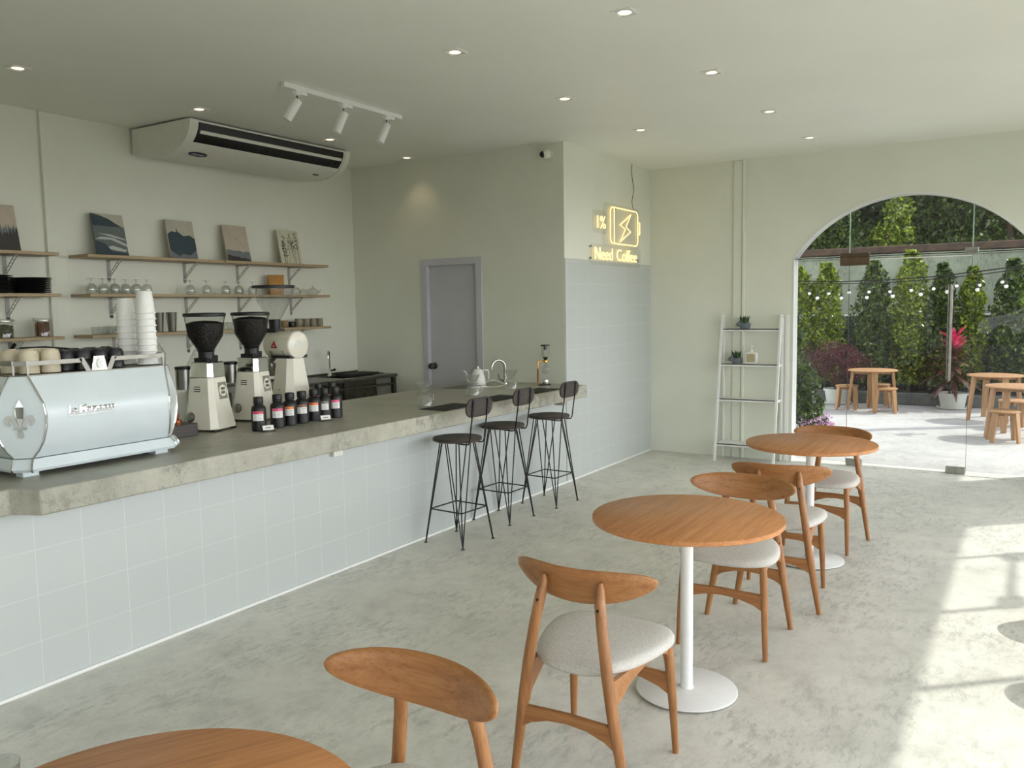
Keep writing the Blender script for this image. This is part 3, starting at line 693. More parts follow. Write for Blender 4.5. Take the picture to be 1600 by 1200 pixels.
t = thing('soap_dispenser', 'square white pump bottle with beige panel on the ladder shelf', 'dispenser', (8.42, 2.425, 0.989), math.radians(180))
a = MB(); a.prism(rrect(0.125, 0.125, 0.03, 5, 0, 0.0625), 0.045, lambda p, q, c: (c-0.0225, p, q)); a.build('bottle', white_cer, t, 0.006)
a = MB(); a.prism(rrect(0.085, 0.085, 0.015, 4, 0, 0.0625), 0.002, lambda p, q, c: (0.023+c, p, q)); a.build('panel', soap_m, t)
a = MB(); a.lathe([(0.016, 0.125), (0.016, 0.14), (0.006, 0.142), (0.006, 0.175), (0.012, 0.176), (0.012, 0.184)], 14); a.tube([(0, 0, 0.18), (0, -0.04, 0.179), (0, -0.045, 0.172)], [0.005, 0.004, 0.003], 8); a.build('pump', white_cer, t)

# ------------------------------------------------------------------ wall shelves
SF = 5.83
def wall_shelf(x0, x1, z, brs, label):
    t = thing('wall_shelf', label, 'shelf', (x0, YS, z), 0, 'wooden shelves on the bar wall')
    a = MB(); a.b2(0, x1-x0, SF-YS, -0.001, -0.022, 0); a.build('board', shelf_wood, t, 0.0015)
    for bx_ in brs:
        a = MB(); xx = bx_-x0
        a.b2(xx-0.014, xx+0.014, -0.004, -0.001, -0.175, -0.023); a.b2(xx-0.014, xx+0.014, -0.17, -0.001, -0.027, -0.0225)
        k = 5
        for e_ in (-0.011, 0.011): a.tube([(xx+e_, -0.155, -0.03), (xx+e_, -0.006, -0.145)], 0.003, 5)
        for q in range(6):
            f = q/5; a.tube([(xx-0.011, -0.155+0.149*f, -0.03-0.115*f), (xx+0.011, -0.155+0.149*f, -0.03-0.115*f)], 0.0035, 5)
        a.lathe([(0.014, 0), (0.014, 0.003)], 12, (xx, -0.001, -0.175), (0, -1, 0))
        a.build('bracket', matt_grey, t)
    return t
Z1, Z2, Z3 = 2.035, 1.748, 1.446
wall_shelf(3.54, 4.745, Z1, (3.85, 4.53), 'top wooden wall shelf, left board carrying two canvas prints')
wall_shelf(4.755, 5.97, Z1, (5.08, 5.69), 'top wooden wall shelf, right board carrying two canvas prints')
wall_shelf(3.54, 5.98, Z2, (3.85, 4.53, 5.08, 5.70), 'middle wooden wall shelf holding upturned stemmed glasses and teapots')
wall_shelf(3.54, 5.98, Z3, (3.86, 4.53, 5.08, 5.70), 'bottom wooden wall shelf holding shakers, small glasses and cups')
wall_shelf(2.1, 3.33, Z1, (2.4, 3.08), 'top shelf of the left wall unit with a misty forest canvas')
wall_shelf(2.1, 3.33, Z2, (2.4, 3.08), 'middle shelf of the left wall unit with black plates')
wall_shelf(2.1, 3.33, Z3, (2.4, 3.08), 'bottom shelf of the left wall unit with storage jars')

# canvas prints
def flatmat(name, c): return noisy(name, c, tuple(min(1, k*1.12) for k in c[:3])+(1,), 14, 0.7)
p_sky = flatmat('print_pale_sky', srgb(176, 172, 156)); p_pink = flatmat('print_pink_haze', srgb(180, 168, 152)); p_dark = flatmat('print_dark_teal', srgb(52, 66, 74))
p_mid = flatmat('print_slate', srgb(108, 114, 116)); p_deep = flatmat('print_charcoal', srgb(62, 58, 56)); p_cream = flatmat('print_cream', srgb(196, 194, 172)); p_foam = flatmat('print_foam', srgb(178, 182, 176))
p_black = flatmat('print_ink', srgb(54, 56, 50)); p_sea = flatmat('print_sea', srgb(96, 104, 102))
def canvas(x, z0, label, base, pieces, w_=0.255, h_=0.32):
    t = thing('canvas_print', label, 'picture', (x, 5.945, z0+0.002)); th = 0.20
    def fr(a_, b_, c): return (a_, math.sin(th)*b_ - math.cos(th)*c, math.cos(th)*b_ + math.sin(th)*c + 0.004)
    a = MB(); a.prism([(-w_/2, 0), (w_/2, 0), (w_/2, h_), (-w_/2, h_)], 0.018, fr, -0.018); a.build('canvas', base, t, 0.002)
    lay = 0.0
    for k, (nm, m_, polys) in enumerate(pieces):
        a = MB()
        for q in polys:
            q = [(min(max(x_, -w_/2+0.001), w_/2-0.001), min(max(y_, 0.001), h_-0.001)) for x_, y_ in q]
            a.prism(q, 0.0004, fr, 0.0004*(k+1))
        a.build(nm, m_, t, smooth=0)
    return t
rnd = random.Random(11)
def skyline(y0, y1, amp, n=26, w_=0.255, peaky=False, seed=1):
    r_ = random.Random(seed); p = [(-w_/2, 0.001)]
    for i in range(n+1):
        x = -w_/2+w_*i/n; y = y0+(y1-y0)*i/n + (r_.uniform(-amp, amp) if not peaky else (amp if i % 2 else -amp)*r_.random())
        p.append((x, y))
    return p + [(w_/2, 0.001)]
canvas(3.815, Z1, 'canvas print of a dark headland over pale sea', p_sea, [('sky', p_sky, [[(-0.127, 0.225), (0.127, 0.222), (0.127, 0.319), (-0.127, 0.319)]]), ('headland', p_dark, [[(-0.127, 0.225), (0.11, 0.222), (0.06, 0.25), (0.0, 0.285), (-0.06, 0.305), (-0.127, 0.318)]]),
    ('surf', p_foam, [[(-0.10, 0.165), (-0.02, 0.150), (0.12, 0.12), (0.12, 0.13), (0.0, 0.162)], [(-0.127, 0.12), (0.0, 0.12), (0.127, 0.07), (0.127, 0.09), (0.02, 0.137), (-0.08, 0.14)], [(-0.06, 0.05), (0.1, 0.03), (0.12, 0.045), (0.0, 0.075)]]), ('shore', p_dark, [[(-0.127, 0.001), (0.127, 0.001), (0.127, 0.02), (0.0, 0.03), (-0.06, 0.09), (-0.127, 0.11)]])])
canvas(4.445, Z1, 'canvas print of dark wooded island mirrored in misty water', p_sky, [('haze', p_mid, [[(-0.127, 0.001), (0.127, 0.001), (0.127, 0.15), (-0.127, 0.17)]]), ('island', p_dark, [[(-0.127, 0.07), (-0.05, 0.02), (-0.01, 0.04), (0.06, 0.03), (0.127, 0.08), (0.127, 0.17), (0.08, 0.20), (0.02, 0.19), (-0.03, 0.225), (-0.036, 0.26), (-0.042, 0.22), (-0.09, 0.225), (-0.127, 0.20)]])])
birds = []
for k in range(34):
    f = rnd.random(); x = -0.11+0.23*f; y = 0.26-0.14*f+rnd.uniform(-0.03, 0.035); s_ = rnd.uniform(0.003, 0.006)
    birds.append([(x-s_, y+s_*0.5), (x, y-s_*0.3), (x+s_, y+s_*0.6), (x, y+s_*0.3)])
canvas(5.005, Z1, 'canvas print of a bird flock over grey hills', p_pink, [('hills', p_mid, [skyline(0.10, 0.085, 0.006, 12)]), ('near_hills', p_deep, [skyline(0.055, 0.02, 0.006, 14)]), ('birds', p_black, birds)])
stems = []
for k in range(12):
    x = rnd.uniform(-0.1, 0.1); x2 = x+rnd.uniform(-0.03, 0.04); hh = rnd.uniform(0.12, 0.3)
    stems.append([(x-0.0012, 0.001), (x+0.0012, 0.001), (x2+0.0008, hh), (x2-0.0008, hh)])
    for q in range(9):
        f = rnd.uniform(0.45, 1.0); px, py = x+(x2-x)*f, hh*f; dx_ = rnd.choice((-1, 1))*rnd.uniform(0.006, 0.02)
        stems.append([(px, py-0.002), (px+dx_, py+0.008), (px+dx_*1.3, py+0.018), (px, py+0.004)])
canvas(5.62, Z1, 'canvas print of dark grasses on cream', p_cream, [('grasses', p_black, stems)])
canvas(3.005, Z1, 'canvas print of misty pine forest under pinkish sky at far left', p_pink, [('far_trees', p_mid, [skyline(0.15, 0.17, 0.03, 30, peaky=True, seed=4)]), ('near_trees', p_deep, [skyline(0.10, 0.14, 0.035, 24, peaky=True, seed=9)])])

# glassware on the shelves
def goblet(loc, label, first=None):
    if first: return dup(first, loc, None, label)
    t = thing('stemmed_glass', label, 'glass', loc, 0, 'upturned stemmed glasses on the middle shelf')
    a = MB(); a.lathe([(0.034, 0), (0.040, 0.03), (0.038, 0.055), (0.026, 0.075), (0.006, 0.082), (0.001, 0.083)], 20, cap=False); a.lathe([(0.032, 0.001), (0.037, 0.03), (0.035, 0.054), (0.024, 0.072), (0.001, 0.078)], 20, cap=False); a.build('bowl', ribbed_gl, t)
    a = MB(); a.lathe([(0.006, 0.082), (0.005, 0.105), (0.010, 0.112), (0.034, 0.116), (0.034, 0.118), (0.001, 0.119)], 20); a.build('stem', ribbed_gl, t); return t
gx = [3.62, 3.715, 3.81, 3.90, 3.99, 4.08, 4.48, 4.64, 4.84, 4.98, 5.13]
g0 = None
for k, x in enumerate(gx):
    lab = ('%s stemmed glass from the left, upturned on middle shelf' % ORD[k])
    g0_ = goblet((x, 5.95, Z2), lab, g0); g0 = g0 or g0_
def teapot(loc, label, first=None):
    if first: return dup(first, loc, None, label)
    t = thing('glass_teapot', label, 'teapot', loc, math.radians(-30))
    a = MB(); a.lathe([(0.035, 0), (0.052, 0.015), (0.056, 0.035), (0.045, 0.055), (0.036, 0.06)], 22, cap=False); a.build('pot_body', ribbed_gl, t)
    a = MB(); a.lathe([(0.038, 0.06), (0.032, 0.068), (0.010, 0.074), (0.006, 0.08), (0.010, 0.088), (0.001, 0.092)], 16); a.build('lid', ribbed_gl, t)
    a = MB(); a.tube([(0.052, 0, 0.025), (0.070, 0, 0.040), (0.078, 0, 0.058)], [0.010, 0.007, 0.005], 8); a.build('spout', ribbed_gl, t)
    a = MB(); a.tube([(-0.050, 0, 0.05), (-0.075, 0, 0.05), (-0.078, 0, 0.03), (-0.054, 0, 0.02)], 0.004, 6); a.build('handle', ribbed_gl, t); return t
tp_ = teapot((5.64, 5.95, Z2), 'small glass teapot next to the kraft bag'); teapot((5.87, 5.95, Z2), 'small glass teapot at the right end of the shelf', tp_)
t = thing('kraft_bag', 'brown kraft paper coffee bag standing behind the tall hopper', 'bag', (5.42, 5.96, Z2), math.radians(-35))
a = MB(); a.loft([[(x*0.062, y*0.04, 0) for x, y in ((-1, -1), (1, -1), (1, 1), (-1, 1))], [(x*0.068, y*0.034, 0.1) for x, y in ((-1, -1), (1, -1), (1, 1), (-1, 1))], [(x*0.072, y*0.004, 0.185) for x, y in ((-1, -1), (1, -1), (1, 1), (-1, 1))]]); a.build('bag_body', kraft, t, 0.003)
# black plates
pl0 = None
for sx_, nm, cnt in ((2.93, 'left', 10), (3.19, 'right', 9)):
    for k in range(cnt):
        lab = '%s plate from the bottom in the %s stack of black plates' % (ORD[k], nm)
        if pl0 is None:
            pl0 = MB(); pl0.lathe([(0.06, 0), (0.07, 0.002), (0.125, 0.010), (0.127, 0.013), (0.07, 0.006), (0.001, 0.005)], 28)
            pl0 = tag(pl0.build('black_plate', black_cer), lab, 'plate', 'stacked black plates'); pl0.location = (sx_, 5.955, Z2)
        else:
            c = pl0.copy(); COL.objects.link(c); c['label'] = lab; c.location = (sx_+random.uniform(-0.004, 0.004), 5.955, Z2+k*0.0122)
# jars
def jar(x, label, fill, m_):
    t = thing('storage_jar', label, 'jar', (x, 5.95, Z3))
    a = MB(); a.lathe([(0.052, 0), (0.056, 0.004), (0.056, 0.105), (0.050, 0.113)], 28, cap=False); a.build('jar_body', clear_gl, t)
    a = MB(); fill(a); a.build('contents', m_, t)
    a = MB(); a.lathe([(0.054, 0.114), (0.058, 0.118), (0.056, 0.130), (0.001, 0.133)], 28); lid = a.build('lid', clear_gl, t)
    a = MB(); a.lathe([(0.0575, 0.112), (0.0585, 0.112), (0.0585, 0.118), (0.0575, 0.118)], 28, cap=False); a.tube([(0.058, 0, 0.115), (0.070, 0, 0.125), (0.066, 0, 0.09)], 0.002, 6); a.tube([(-0.058, 0, 0.115), (-0.066, 0, 0.132), (-0.05, 0, 0.135)], 0.002, 6); a.build('clamp', steel, t)
def f1(a):
    r_ = random.Random(5)
    a.lathe([(0.050, 0.004), (0.052, 0.05), (0.045, 0.085), (0.001, 0.092)], 18)
    for k in range(60):
        an = r_.random()*2*PI; a.box((0.047*math.cos(an), 0.047*math.sin(an), r_.uniform(0.01, 0.08)), (0.014, 0.010, 0.003), rot=Matrix.Rotation(r_.random()*3, 3, (r_.random(), r_.random(), 1)))
def f2(a):
    r_ = random.Random(6)
    for k in range(55):
        an = r_.random()*2*PI; q = 0.046*math.sqrt(r_.random()); x, y = q*math.cos(an), q*math.sin(an)
        a.tube([(x, y, 0.004), (x*0.95+r_.uniform(-0.006, 0.006), y*0.95, r_.uniform(0.08, 0.108))], 0.004, 6)
jar(2.985, 'clip-top glass jar of green dried herbs at left edge', f1, herb_m); jar(3.245, 'clip-top glass jar of cinnamon sticks', f2, stick_m)
# small glasses
def tumbler(loc, label, first, h_=0.06, r_=0.026, nm='small_glass', grp='small glasses on the bottom shelf'):
    if first: return dup(first, loc, None, label)
    t = thing(nm, label, 'glass', loc, 0, grp)
    a = MB(); a.lathe([(r_*0.8, 0), (r_, h_), (r_*0.93, h_), (r_*0.72, 0.006), (0.001, 0.006)], 20); a.build('glass_body', ribbed_gl, t); return t
sg = None
for k, (x, y) in enumerate([(3.62, 5.93), (3.69, 5.93), (3.755, 5.93), (3.81, 5.93), (3.87, 5.93)]):
    q = tumbler((x, y, Z3), '%s small glass from the left in the front row on bottom shelf' % ORD[k], sg); sg = sg or q
for k, x in enumerate((3.775, 3.835, 3.93)):
    tumbler((x, 6.02, Z3+0.0), '%s small glass from the left in the back row on bottom shelf' % ORD[k], sg)
big = tumbler((5.40, 5.95, Z3), 'small clear glass right of the black grinder hopper on bottom shelf', None, 0.065, 0.032)
for k, x in enumerate((4.78, 4.86)): tumbler((x, 5.95, Z3), '%s clear glass between the two bean hoppers on bottom shelf' % ('left' if k == 0 else 'right'), big)
# shakers
sh = None
for k, (x, lab) in enumerate(((4.17, 'steel cocktail shaker tin half hidden by the paper cups'), (4.29, 'steel cocktail shaker tin left of the first grinder hopper'))):
    if sh is None:
        a = MB(); a.lathe([(0.030, 0), (0.031, 0.004), (0.042, 0.155), (0.043, 0.158), (0.040, 0.158), (0.036, 0.12), (0.028, 0.006), (0.001, 0.006)], 28); sh = tag(a.build('shaker_tin', steel), lab, 'shaker', 'steel shaker tins'); sh.location = (x, 5.95, Z3)
    else:
        c = sh.copy(); COL.objects.link(c); c['label'] = lab; c.location = (x, 5.95, Z3)
# stoneware cups
def cup_m(nm, lab, m_, x, r_, h_, z=Z3, y=5.95, grp=None, cat='cup', base=None):
    a = MB(); a.lathe([(r_*0.82, 0), (r_*0.98, h_*0.25), (r_, h_*0.6), (r_*0.93, h_*0.96), (r_*0.9, h_), (r_*0.84, h_*0.97), (r_*0.88, h_*0.5), (r_*0.7, 0.006), (0.001, 0.005)], 24)
    o = tag(a.build(nm, m_), lab, cat, grp); o.location = (x, y, z); return o
cup_m('stoneware_cup', 'brown stoneware cup on the bottom shelf', brown_cer, 5.495, 0.035, 0.065)
cup_m('stoneware_cup', 'short black cup in the row of cups on bottom shelf', black_cer, 5.585, 0.034, 0.052)
c0 = cup_m('stoneware_cup', 'large sage stoneware cup right of the black cup', sage_cer, 5.675, 0.040, 0.08)
c0 = cup_m('stoneware_cup', 'first of three small sage cups near the shelf end', sage_cer, 5.768, 0.034, 0.078, grp='sage cups on the bottom shelf')
for x, lab in ((5.857, 'second of three small sage cups near the shelf end'), (5.945, 'rightmost sage stoneware cup on the bottom shelf')):
    c = c0.copy(); COL.objects.link(c); c['label'] = lab; c.location.x = x

# ------------------------------------------------------------------ stainless sink bench along the bar wall
SZ = 0.945
t = thing('sink_bench', 'stainless steel sink bench against the bar wall', 'sink', (5.5, 5.8, 0))
x0, x1, y0, y1 = 4.5-5.5, 6.585-5.5, 5.52-5.8, 6.065-5.8
a = MB(); a.b2(x0, 0.38, y0, y1, SZ-0.03, SZ); a.b2(0.85, x1, y0, y1, SZ-0.03, SZ); a.b2(0.38, 0.85, y0, y0+0.08, SZ-0.03, SZ); a.b2(0.38, 0.85, y1-0.12, y1, SZ-0.03, SZ); a.b2(x0, x1, y1-0.012, y1, SZ, SZ+0.02); a.build('bench_top', dark_steel, t, 0.002)
a = MB(); a.b2(0.38, 0.85, y0+0.08, y1-0.12, SZ-0.22, SZ-0.21); a.b2(0.38, 0.39, y0+0.08, y1-0.12, SZ-0.22, SZ-0.01); a.b2(0.84, 0.85, y0+0.08, y1-0.12, SZ-0.22, SZ-0.01); a.b2(0.38, 0.85, y0+0.08, y0+0.09, SZ-0.22, SZ-0.01); a.b2(0.38, 0.85, y1-0.13, y1-0.12, SZ-0.22, SZ-0.01); a.build('basin', dark_steel, t)
for xx in (x0+0.03, x1-0.03):
    for yy in (y0+0.03, y1-0.03):
        a = MB(); a.b2(xx-0.018, xx+0.018, yy-0.018, yy+0.018, 0, SZ-0.03); a.build('leg', dark_steel, t)
a = MB(); a.tube([(x0+0.03, y0+0.03, SZ-0.10), (x1-0.03, y0+0.03, SZ-0.10)], 0.012, 8); a.build('front_rail', dark_steel, t)
t = thing('bench_tap', 'tall chrome gooseneck tap on the steel sink bench', 'tap', (6.06, 5.95, SZ))
a = MB(); pts = [(0, 0, 0), (0, 0, 0.20)] + [(-0.0-0.03+0.03*math.cos(a_), -0.02+0.02*math.cos(a_), 0.20+0.05*math.sin(a_)) for a_ in [PI*k/8 for k in range(1, 9)]] + [(-0.06, -0.04, 0.17)]
a.tube(pts, 0.009, 10); a.lathe([(0.025, 0), (0.02, 0.015), (0.013, 0.03), (0.013, 0.08), (0.009, 0.085)], 14); a.build('spout', chrome, t)
a = MB(); a.tube([(0, 0, 0.05), (0.03, -0.025, 0.06)], 0.008, 8); a.ball((0.035, -0.03, 0.062), 0.014, 10, 8); a.build('lever', black, t)
mt = MB(); mt.prism(rrect(0.50, 0.30, 0.03, 4), 0.006, None, 0); mt.prism(rrect(0.42, 0.24, 0.03, 4), 0.012, None, 0.006)
o = tag(mt.build('drying_tray', black_rub, None, 0.003), 'black rubber drying tray on the right end of the steel bench', 'tray'); o.location = (6.30, 5.80, SZ)
a = MB(); a.lathe([(0.028, 0), (0.03, 0.003), (0.005, 0.008), (0.005, 0.04), (0.03, 0.06), (0.034, 0.10), (0.03, 0.10), (0.001, 0.05)], 18); o = tag(a.build('goblet', ribbed_gl), 'clear goblet on the steel sink bench left of the tap', 'glass'); o.location = (5.70, 5.95, SZ)

# ------------------------------------------------------------------ espresso machine
t = thing('espresso_machine', 'pale blue espresso machine with chrome trim and fleur-de-lis corner, on the bar', 'espresso machine', (2.24, 3.95, ZT))
def mprof(z):
    ks = [(0.985, 0.0), (1.02, 0.03), (1.06, 0.05), (1.12, 0.066), (1.18, 0.068), (1.225, 0.058), (1.338, 0.0)]
    for (z0, b0), (z1, b1) in zip(ks, ks[1:]):
        if z <= z1+1e-6: return b0+(b1-b0)*max(0, (z-z0)/(z1-z0))
    return 0
MX0, MX1, MY0, MY1 = 1.858, 2.625, 3.645, 4.255
def mring(z, e=0.0):
    b_ = mprof(z)+e; c = 0.052+1.35*mprof(z)
    X0, X1, Y0, Y1 = MX0-b_*0.9, MX1+b_*0.9, MY0-b_, MY1+b_*0.6
    return [(X0+c, Y0), (X1-c, Y0), (X1, Y0+c), (X1, Y1-c), (X1-c, Y1), (X0+c, Y1), (X0, Y1-c), (X0, Y0+c)]
zs = [0.985, 1.0, 1.02, 1.04, 1.06, 1.09, 1.12, 1.15, 1.18, 1.205, 1.225, 1.28, 1.338]
OF = Vector((2.24, 3.95, ZT))
a = MB(); a.loft([[(x-OF.x, y-OF.y, z-OF.z) for x, y in mring(z)] for z in zs]); body = a.build('body_panels', mach_w, t, smooth=28)
for i in range(8):
    a = MB(); a.tube([(mring(z)[i][0]-OF.x, mring(z)[i][1]-OF.y, z-OF.z) for z in zs], 0.0045, 6); a.build('chrome_trim', chrome, body)
a = MB()
def srect(z, e): 
    X0, X1, Y0, Y1, c = MX0-e, MX1+e, MY0-e, MY1+e, 0.055
    return [(x-OF.x, y-OF.y, z-OF.z) for x, y in ((X0+c, Y0), (X1-c, Y0), (X1, Y0+c), (X1, Y1-c), (X1-c, Y1), (X0+c, Y1), (X0, Y1-c), (X0, Y0+c))]
a.loft([srect(0.928, 0.020), srect(0.94, 0.026), srect(0.96, 0.020), srect(0.982, 0.008)]); a.build('skirt', mach_w, t, smooth=28)
for i in (0, 1, 2, 7):
    a = MB(); a.tube([srect(0.928, 0.022)[i], srect(0.94, 0.028)[i], srect(0.96, 0.022)[i], srect(0.982, 0.010)[i]], 0.0045, 6); a.build('skirt_trim', chrome, t)
for fx, fy in ((1.91, 3.70), (2.55, 3.70), (1.91, 4.2), (2.55, 4.2)):
    a = MB(); a.b2(fx-0.035-OF.x, fx+0.035-OF.x, fy-0.03-OF.y, fy+0.03-OF.y, 0, 0.028); a.build('foot', mach_w, t, 0.003)
a = MB(); a.loft([[(x-OF.x, y-OF.y, z-OF.z) for x, y in mring(1.338, e)] for z, e in ((1.338, -0.002), (1.343, -0.002), (1.343, -0.012), (1.340, -0.014))]); a.build('cup_tray', dark_steel, t, smooth=0)
# cup rail
def rail(mb, pts, zt, w_=0.024, th=0.003):
    for p, q in zip(pts, pts[1:]):
        p, q = Vector((p[0]-OF.x, p[1]-OF.y, zt-OF.z)), Vector((q[0]-OF.x, q[1]-OF.y, zt-OF.z)); d = (q-p); n_ = Vector((-d.y, d.x, 0)).normalized()*th/2
        mb.loft([[p+n_-Vector((0, 0, w_/2)), p-n_-Vector((0, 0, w_/2)), p-n_+Vector((0, 0, w_/2)), p+n_+Vector((0, 0, w_/2))], [q+n_-Vector((0, 0, w_/2)), q-n_-Vector((0, 0, w_/2)), q-n_+Vector((0, 0, w_/2)), q+n_+Vector((0, 0, w_/2))]])
RZ = 1.392
xa, xb, ya, yb = MX0+0.02, MX1-0.02, MY0+0.012, MY1-0.02
for rp in ([(2.16, ya), (xa+0.04, ya), (xa, ya+0.04), (xa, yb)], [(2.32, ya), (xb-0.03, ya), (xb, ya+0.04), (xb, yb)]):
    a = MB(); rail(a, rp, RZ, 0.019); a.build('cup_rail', rail_m, t)
a = MB()
for xx, dx_ in ((2.16, 0.03), (2.32, -0.03)):
    a.loft([[(xx+q-OF.x, ya+w2-OF.y, RZ+0.012-OF.z) for q, w2 in ((-0.014, -0.0015), (0.010, -0.0015), (0.010, 0.0015), (-0.014, 0.0015))], [(xx+dx_+q-OF.x, ya+w2-OF.y, 1.343-OF.z) for q, w2 in ((-0.012, -0.0015), (0.012, -0.0015), (0.012, 0.0015), (-0.012, 0.0015))]])
for xx, yy in ((xa+0.04, ya), (xa, ya+0.04), (xb-0.03, ya), (xb, ya+0.04)):
    a.loft([[(xx+q-OF.x, yy+w2-OF.y, RZ+0.012-OF.z) for q, w2 in ((-0.006, -0.002), (0.006, -0.002), (0.006, 0.002), (-0.006, 0.002))], [(xx+q-OF.x, yy+w2-OF.y, 1.343-OF.z) for q, w2 in ((-0.004, -0.002), (0.004, -0.002), (0.004, 0.002), (-0.004, 0.002))]])
a.build('rail_upright', rail_m, t)
a = MB(); a.prism([(-0.040, -0.002), (0.040, -0.002), (0.026, 0.068), (-0.026, 0.068)], 0.004, lambda p, q, c: (p, ya-OF.y-c-0.002, 1.341-OF.z+q)); bd = a.build('rear_badge', chrome, t, 0.001)
a = MB(); a.prism([(0.013*math.cos(2*PI*k/16), 0.033+0.022*math.sin(2*PI*k/16)) for k in range(16)], 0.003, lambda p, q, c: (p, ya-OF.y-c-0.0065, 1.341-OF.z+q)); a.build('badge_emblem', white_cer, bd)
# back panel lettering
def backf(x, z, c):
    b_ = mprof(z); b2_ = mprof(z+0.01); y = MY0-b_-0.0015-c; return (x-OF.x, y-OF.y, z-OF.z)
a = text_mb('La Marzocco', lambda p, q, c: backf(2.035+p, 1.168+q, c), 0.046, 0.004, 0.0012, 1.0, 'LEFT', 0.15, 0.92); lw = a.build('maker_lettering', chrome, t, smooth=0)
a = MB(); a.b2(2.035-OF.x, 2.25-OF.x, MY0-mprof(1.158)-0.006-OF.y, MY0-mprof(1.158)-0.0005-OF.y, 1.156-OF.z, 1.160-OF.z); a.build('underline', chrome, lw)
# fleur-de-lis on the corner panel
def fleurf(p, q, c):
    z = 1.155+q; r_ = mring(z); m0 = Vector((r_[7][0]+r_[0][0], r_[7][1]+r_[0][1]))/2; d = Vector((r_[0][0]-r_[7][0], r_[0][1]-r_[7][1])).normalized(); n_ = Vector((-1, -1)).normalized()
    v_ = m0 + d*p + n_*(0.0015+c); return (v_.x-OF.x, v_.y-OF.y, z-OF.z)
a = MB()
def blade(pts): a.prism(pts, 0.004, fleurf)
blade([(0, 0.088), (0.016, 0.055), (0.019, 0.03), (0.013, 0.005), (0.006, -0.025), (-0.006, -0.025), (-0.013, 0.005), (-0.019, 0.03), (-0.016, 0.055)])
for s in (-1, 1):
    outer = [(0.006, -0.026), (0.016, 0.0), (0.034, 0.020), (0.050, 0.018), (0.058, 0.002), (0.054, -0.016), (0.044, -0.026)]
    inner = [(0.036, -0.022), (0.043, -0.010), (0.042, 0.002), (0.034, 0.002), (0.026, -0.012), (0.016, -0.03)]
    blade([(s*x, y) for x, y in outer+inner])
blade([(-0.024, -0.032), (0.024, -0.032), (0.024, -0.042), (-0.024, -0.042)])
blade([(-0.006, -0.042), (0.006, -0.042), (0.010, -0.06), (0.012, -0.072), (0, -0.082), (-0.012, -0.072), (-0.010, -0.06)])
a.build('fleur_emblem', chrome, t, smooth=0)
# side switch block at the barista end
a = MB(); a.loft([[(2.655-OF.x+dx_, 3.80-OF.y+dy, 0) for dx_, dy in ((-0.03, -0.02), (0.055, -0.02), (0.055, 0.05), (-0.03, 0.05))], [(2.655-OF.x+dx_, 3.80-OF.y+dy, 0.17) for dx_, dy in ((-0.03, -0.02), (0.015, -0.02), (0.015, 0.05), (-0.03, 0.05))]]); sb = a.build('side_leg', mach_w, t, 0.004)
a = MB(); a.lathe([(0.013, 0), (0.013, 0.004)], 16, (2.69-OF.x, 3.78-OF.y, 0.045), (0, -1, 0)); a.build('round_switch', black, sb)
a = MB(); a.b2(2.672-OF.x, 2.716-OF.x, 3.772-OF.y, 3.80-OF.y, 0.0, 0.018); a.build('drain_cap', black, sb)

# cups on the machine
TZ = 1.3432
def crockery(nm, m_, x, y, z, r_, h_, lab, grp, handle=True, first=None):
    if first: return dup(first, (x, y, z), None, lab)
    t = thing(nm, lab, 'cup', (x, y, z), random.uniform(0, 6), grp)
    a = MB(); a.lathe([(r_, 0), (r_*0.99, h_*0.5), (r_*0.8, h_*0.9), (r_*0.55, h_*0.92), (r_*0.55, h_), (0.001, h_)], 24); a.build('cup_body', m_, t)
    if handle: a = MB(); a.tube([(r_*0.95, 0, h_*0.2), (r_*1.5, 0, h_*0.3), (r_*1.5, 0, h_*0.6), (r_*0.95, 0, h_*0.72)], 0.005, 6); a.build('handle', m_, t)
    return t
cr = None
for k, (x, y, z) in enumerate([(1.985, 3.77, TZ), (1.985, 3.77, TZ+0.054), (2.075, 3.76, TZ), (2.075, 3.76, TZ+0.054), (1.975, 3.90, TZ), (1.975, 3.90, TZ+0.054), (2.06, 3.87, TZ), (2.06, 3.87, TZ+0.054)]):
    pos = ['front left', 'front right', 'rear left', 'rear right'][k//2]; lv = 'lower' if k % 2 == 0 else 'upper'
    q = crockery('cream_cup', cream_cer, x, y, z, 0.041, 0.052, '%s upturned cream cup of the %s stack on the espresso machine' % (lv, pos), 'cream cups on the espresso machine', False, cr); cr = cr or q
bk0 = None
for i in range(5):
    for j in range(3):
        for l in range(2):
            x, y = 2.165+i*0.083-(0.0 if j < 2 else 0.0), 3.80+j*0.105
            if i == 4 and j < 2: continue
            lab = '%s black cup, %s column from the left, %s row on the machine' % ('lower' if l == 0 else 'upper', ORD[i], ['front', 'middle', 'rear'][j])
            q = crockery('black_cup', black_cer, x, y, TZ+l*0.047, 0.039, 0.045, lab, 'black cups on the espresso machine', False, bk0); bk0 = bk0 or q
def paper_tower(x, y, n, nm, first):
    for k in range(n):
        lab = '%s white paper cup from the bottom in the %s tower' % (ORD[k], nm)
        z = TZ+k*0.032
        if first is None:
            first = thing('paper_cup', lab, 'paper cup', (x, y, z), 0, 'upturned white paper cups in two towers')
            a = MB(); a.lathe([(0.0465, 0.0), (0.0505, 0.0015), (0.0505, 0.006), (0.0465, 0.0075), (0.0355, 0.108), (0.034, 0.110), (0.001, 0.110), (0.001, 0.105), (0.0335, 0.104), (0.0455, 0.0), (0.0465, 0.0)], 32, cap=False); a.build('cup_body', paper_w, first)
        else: dup(first, (x, y, z), None, lab)
    return first
pc = paper_tower(2.583, 3.79, 9, 'taller front', None); paper_tower(2.565, 3.925, 8, 'shorter rear', pc)
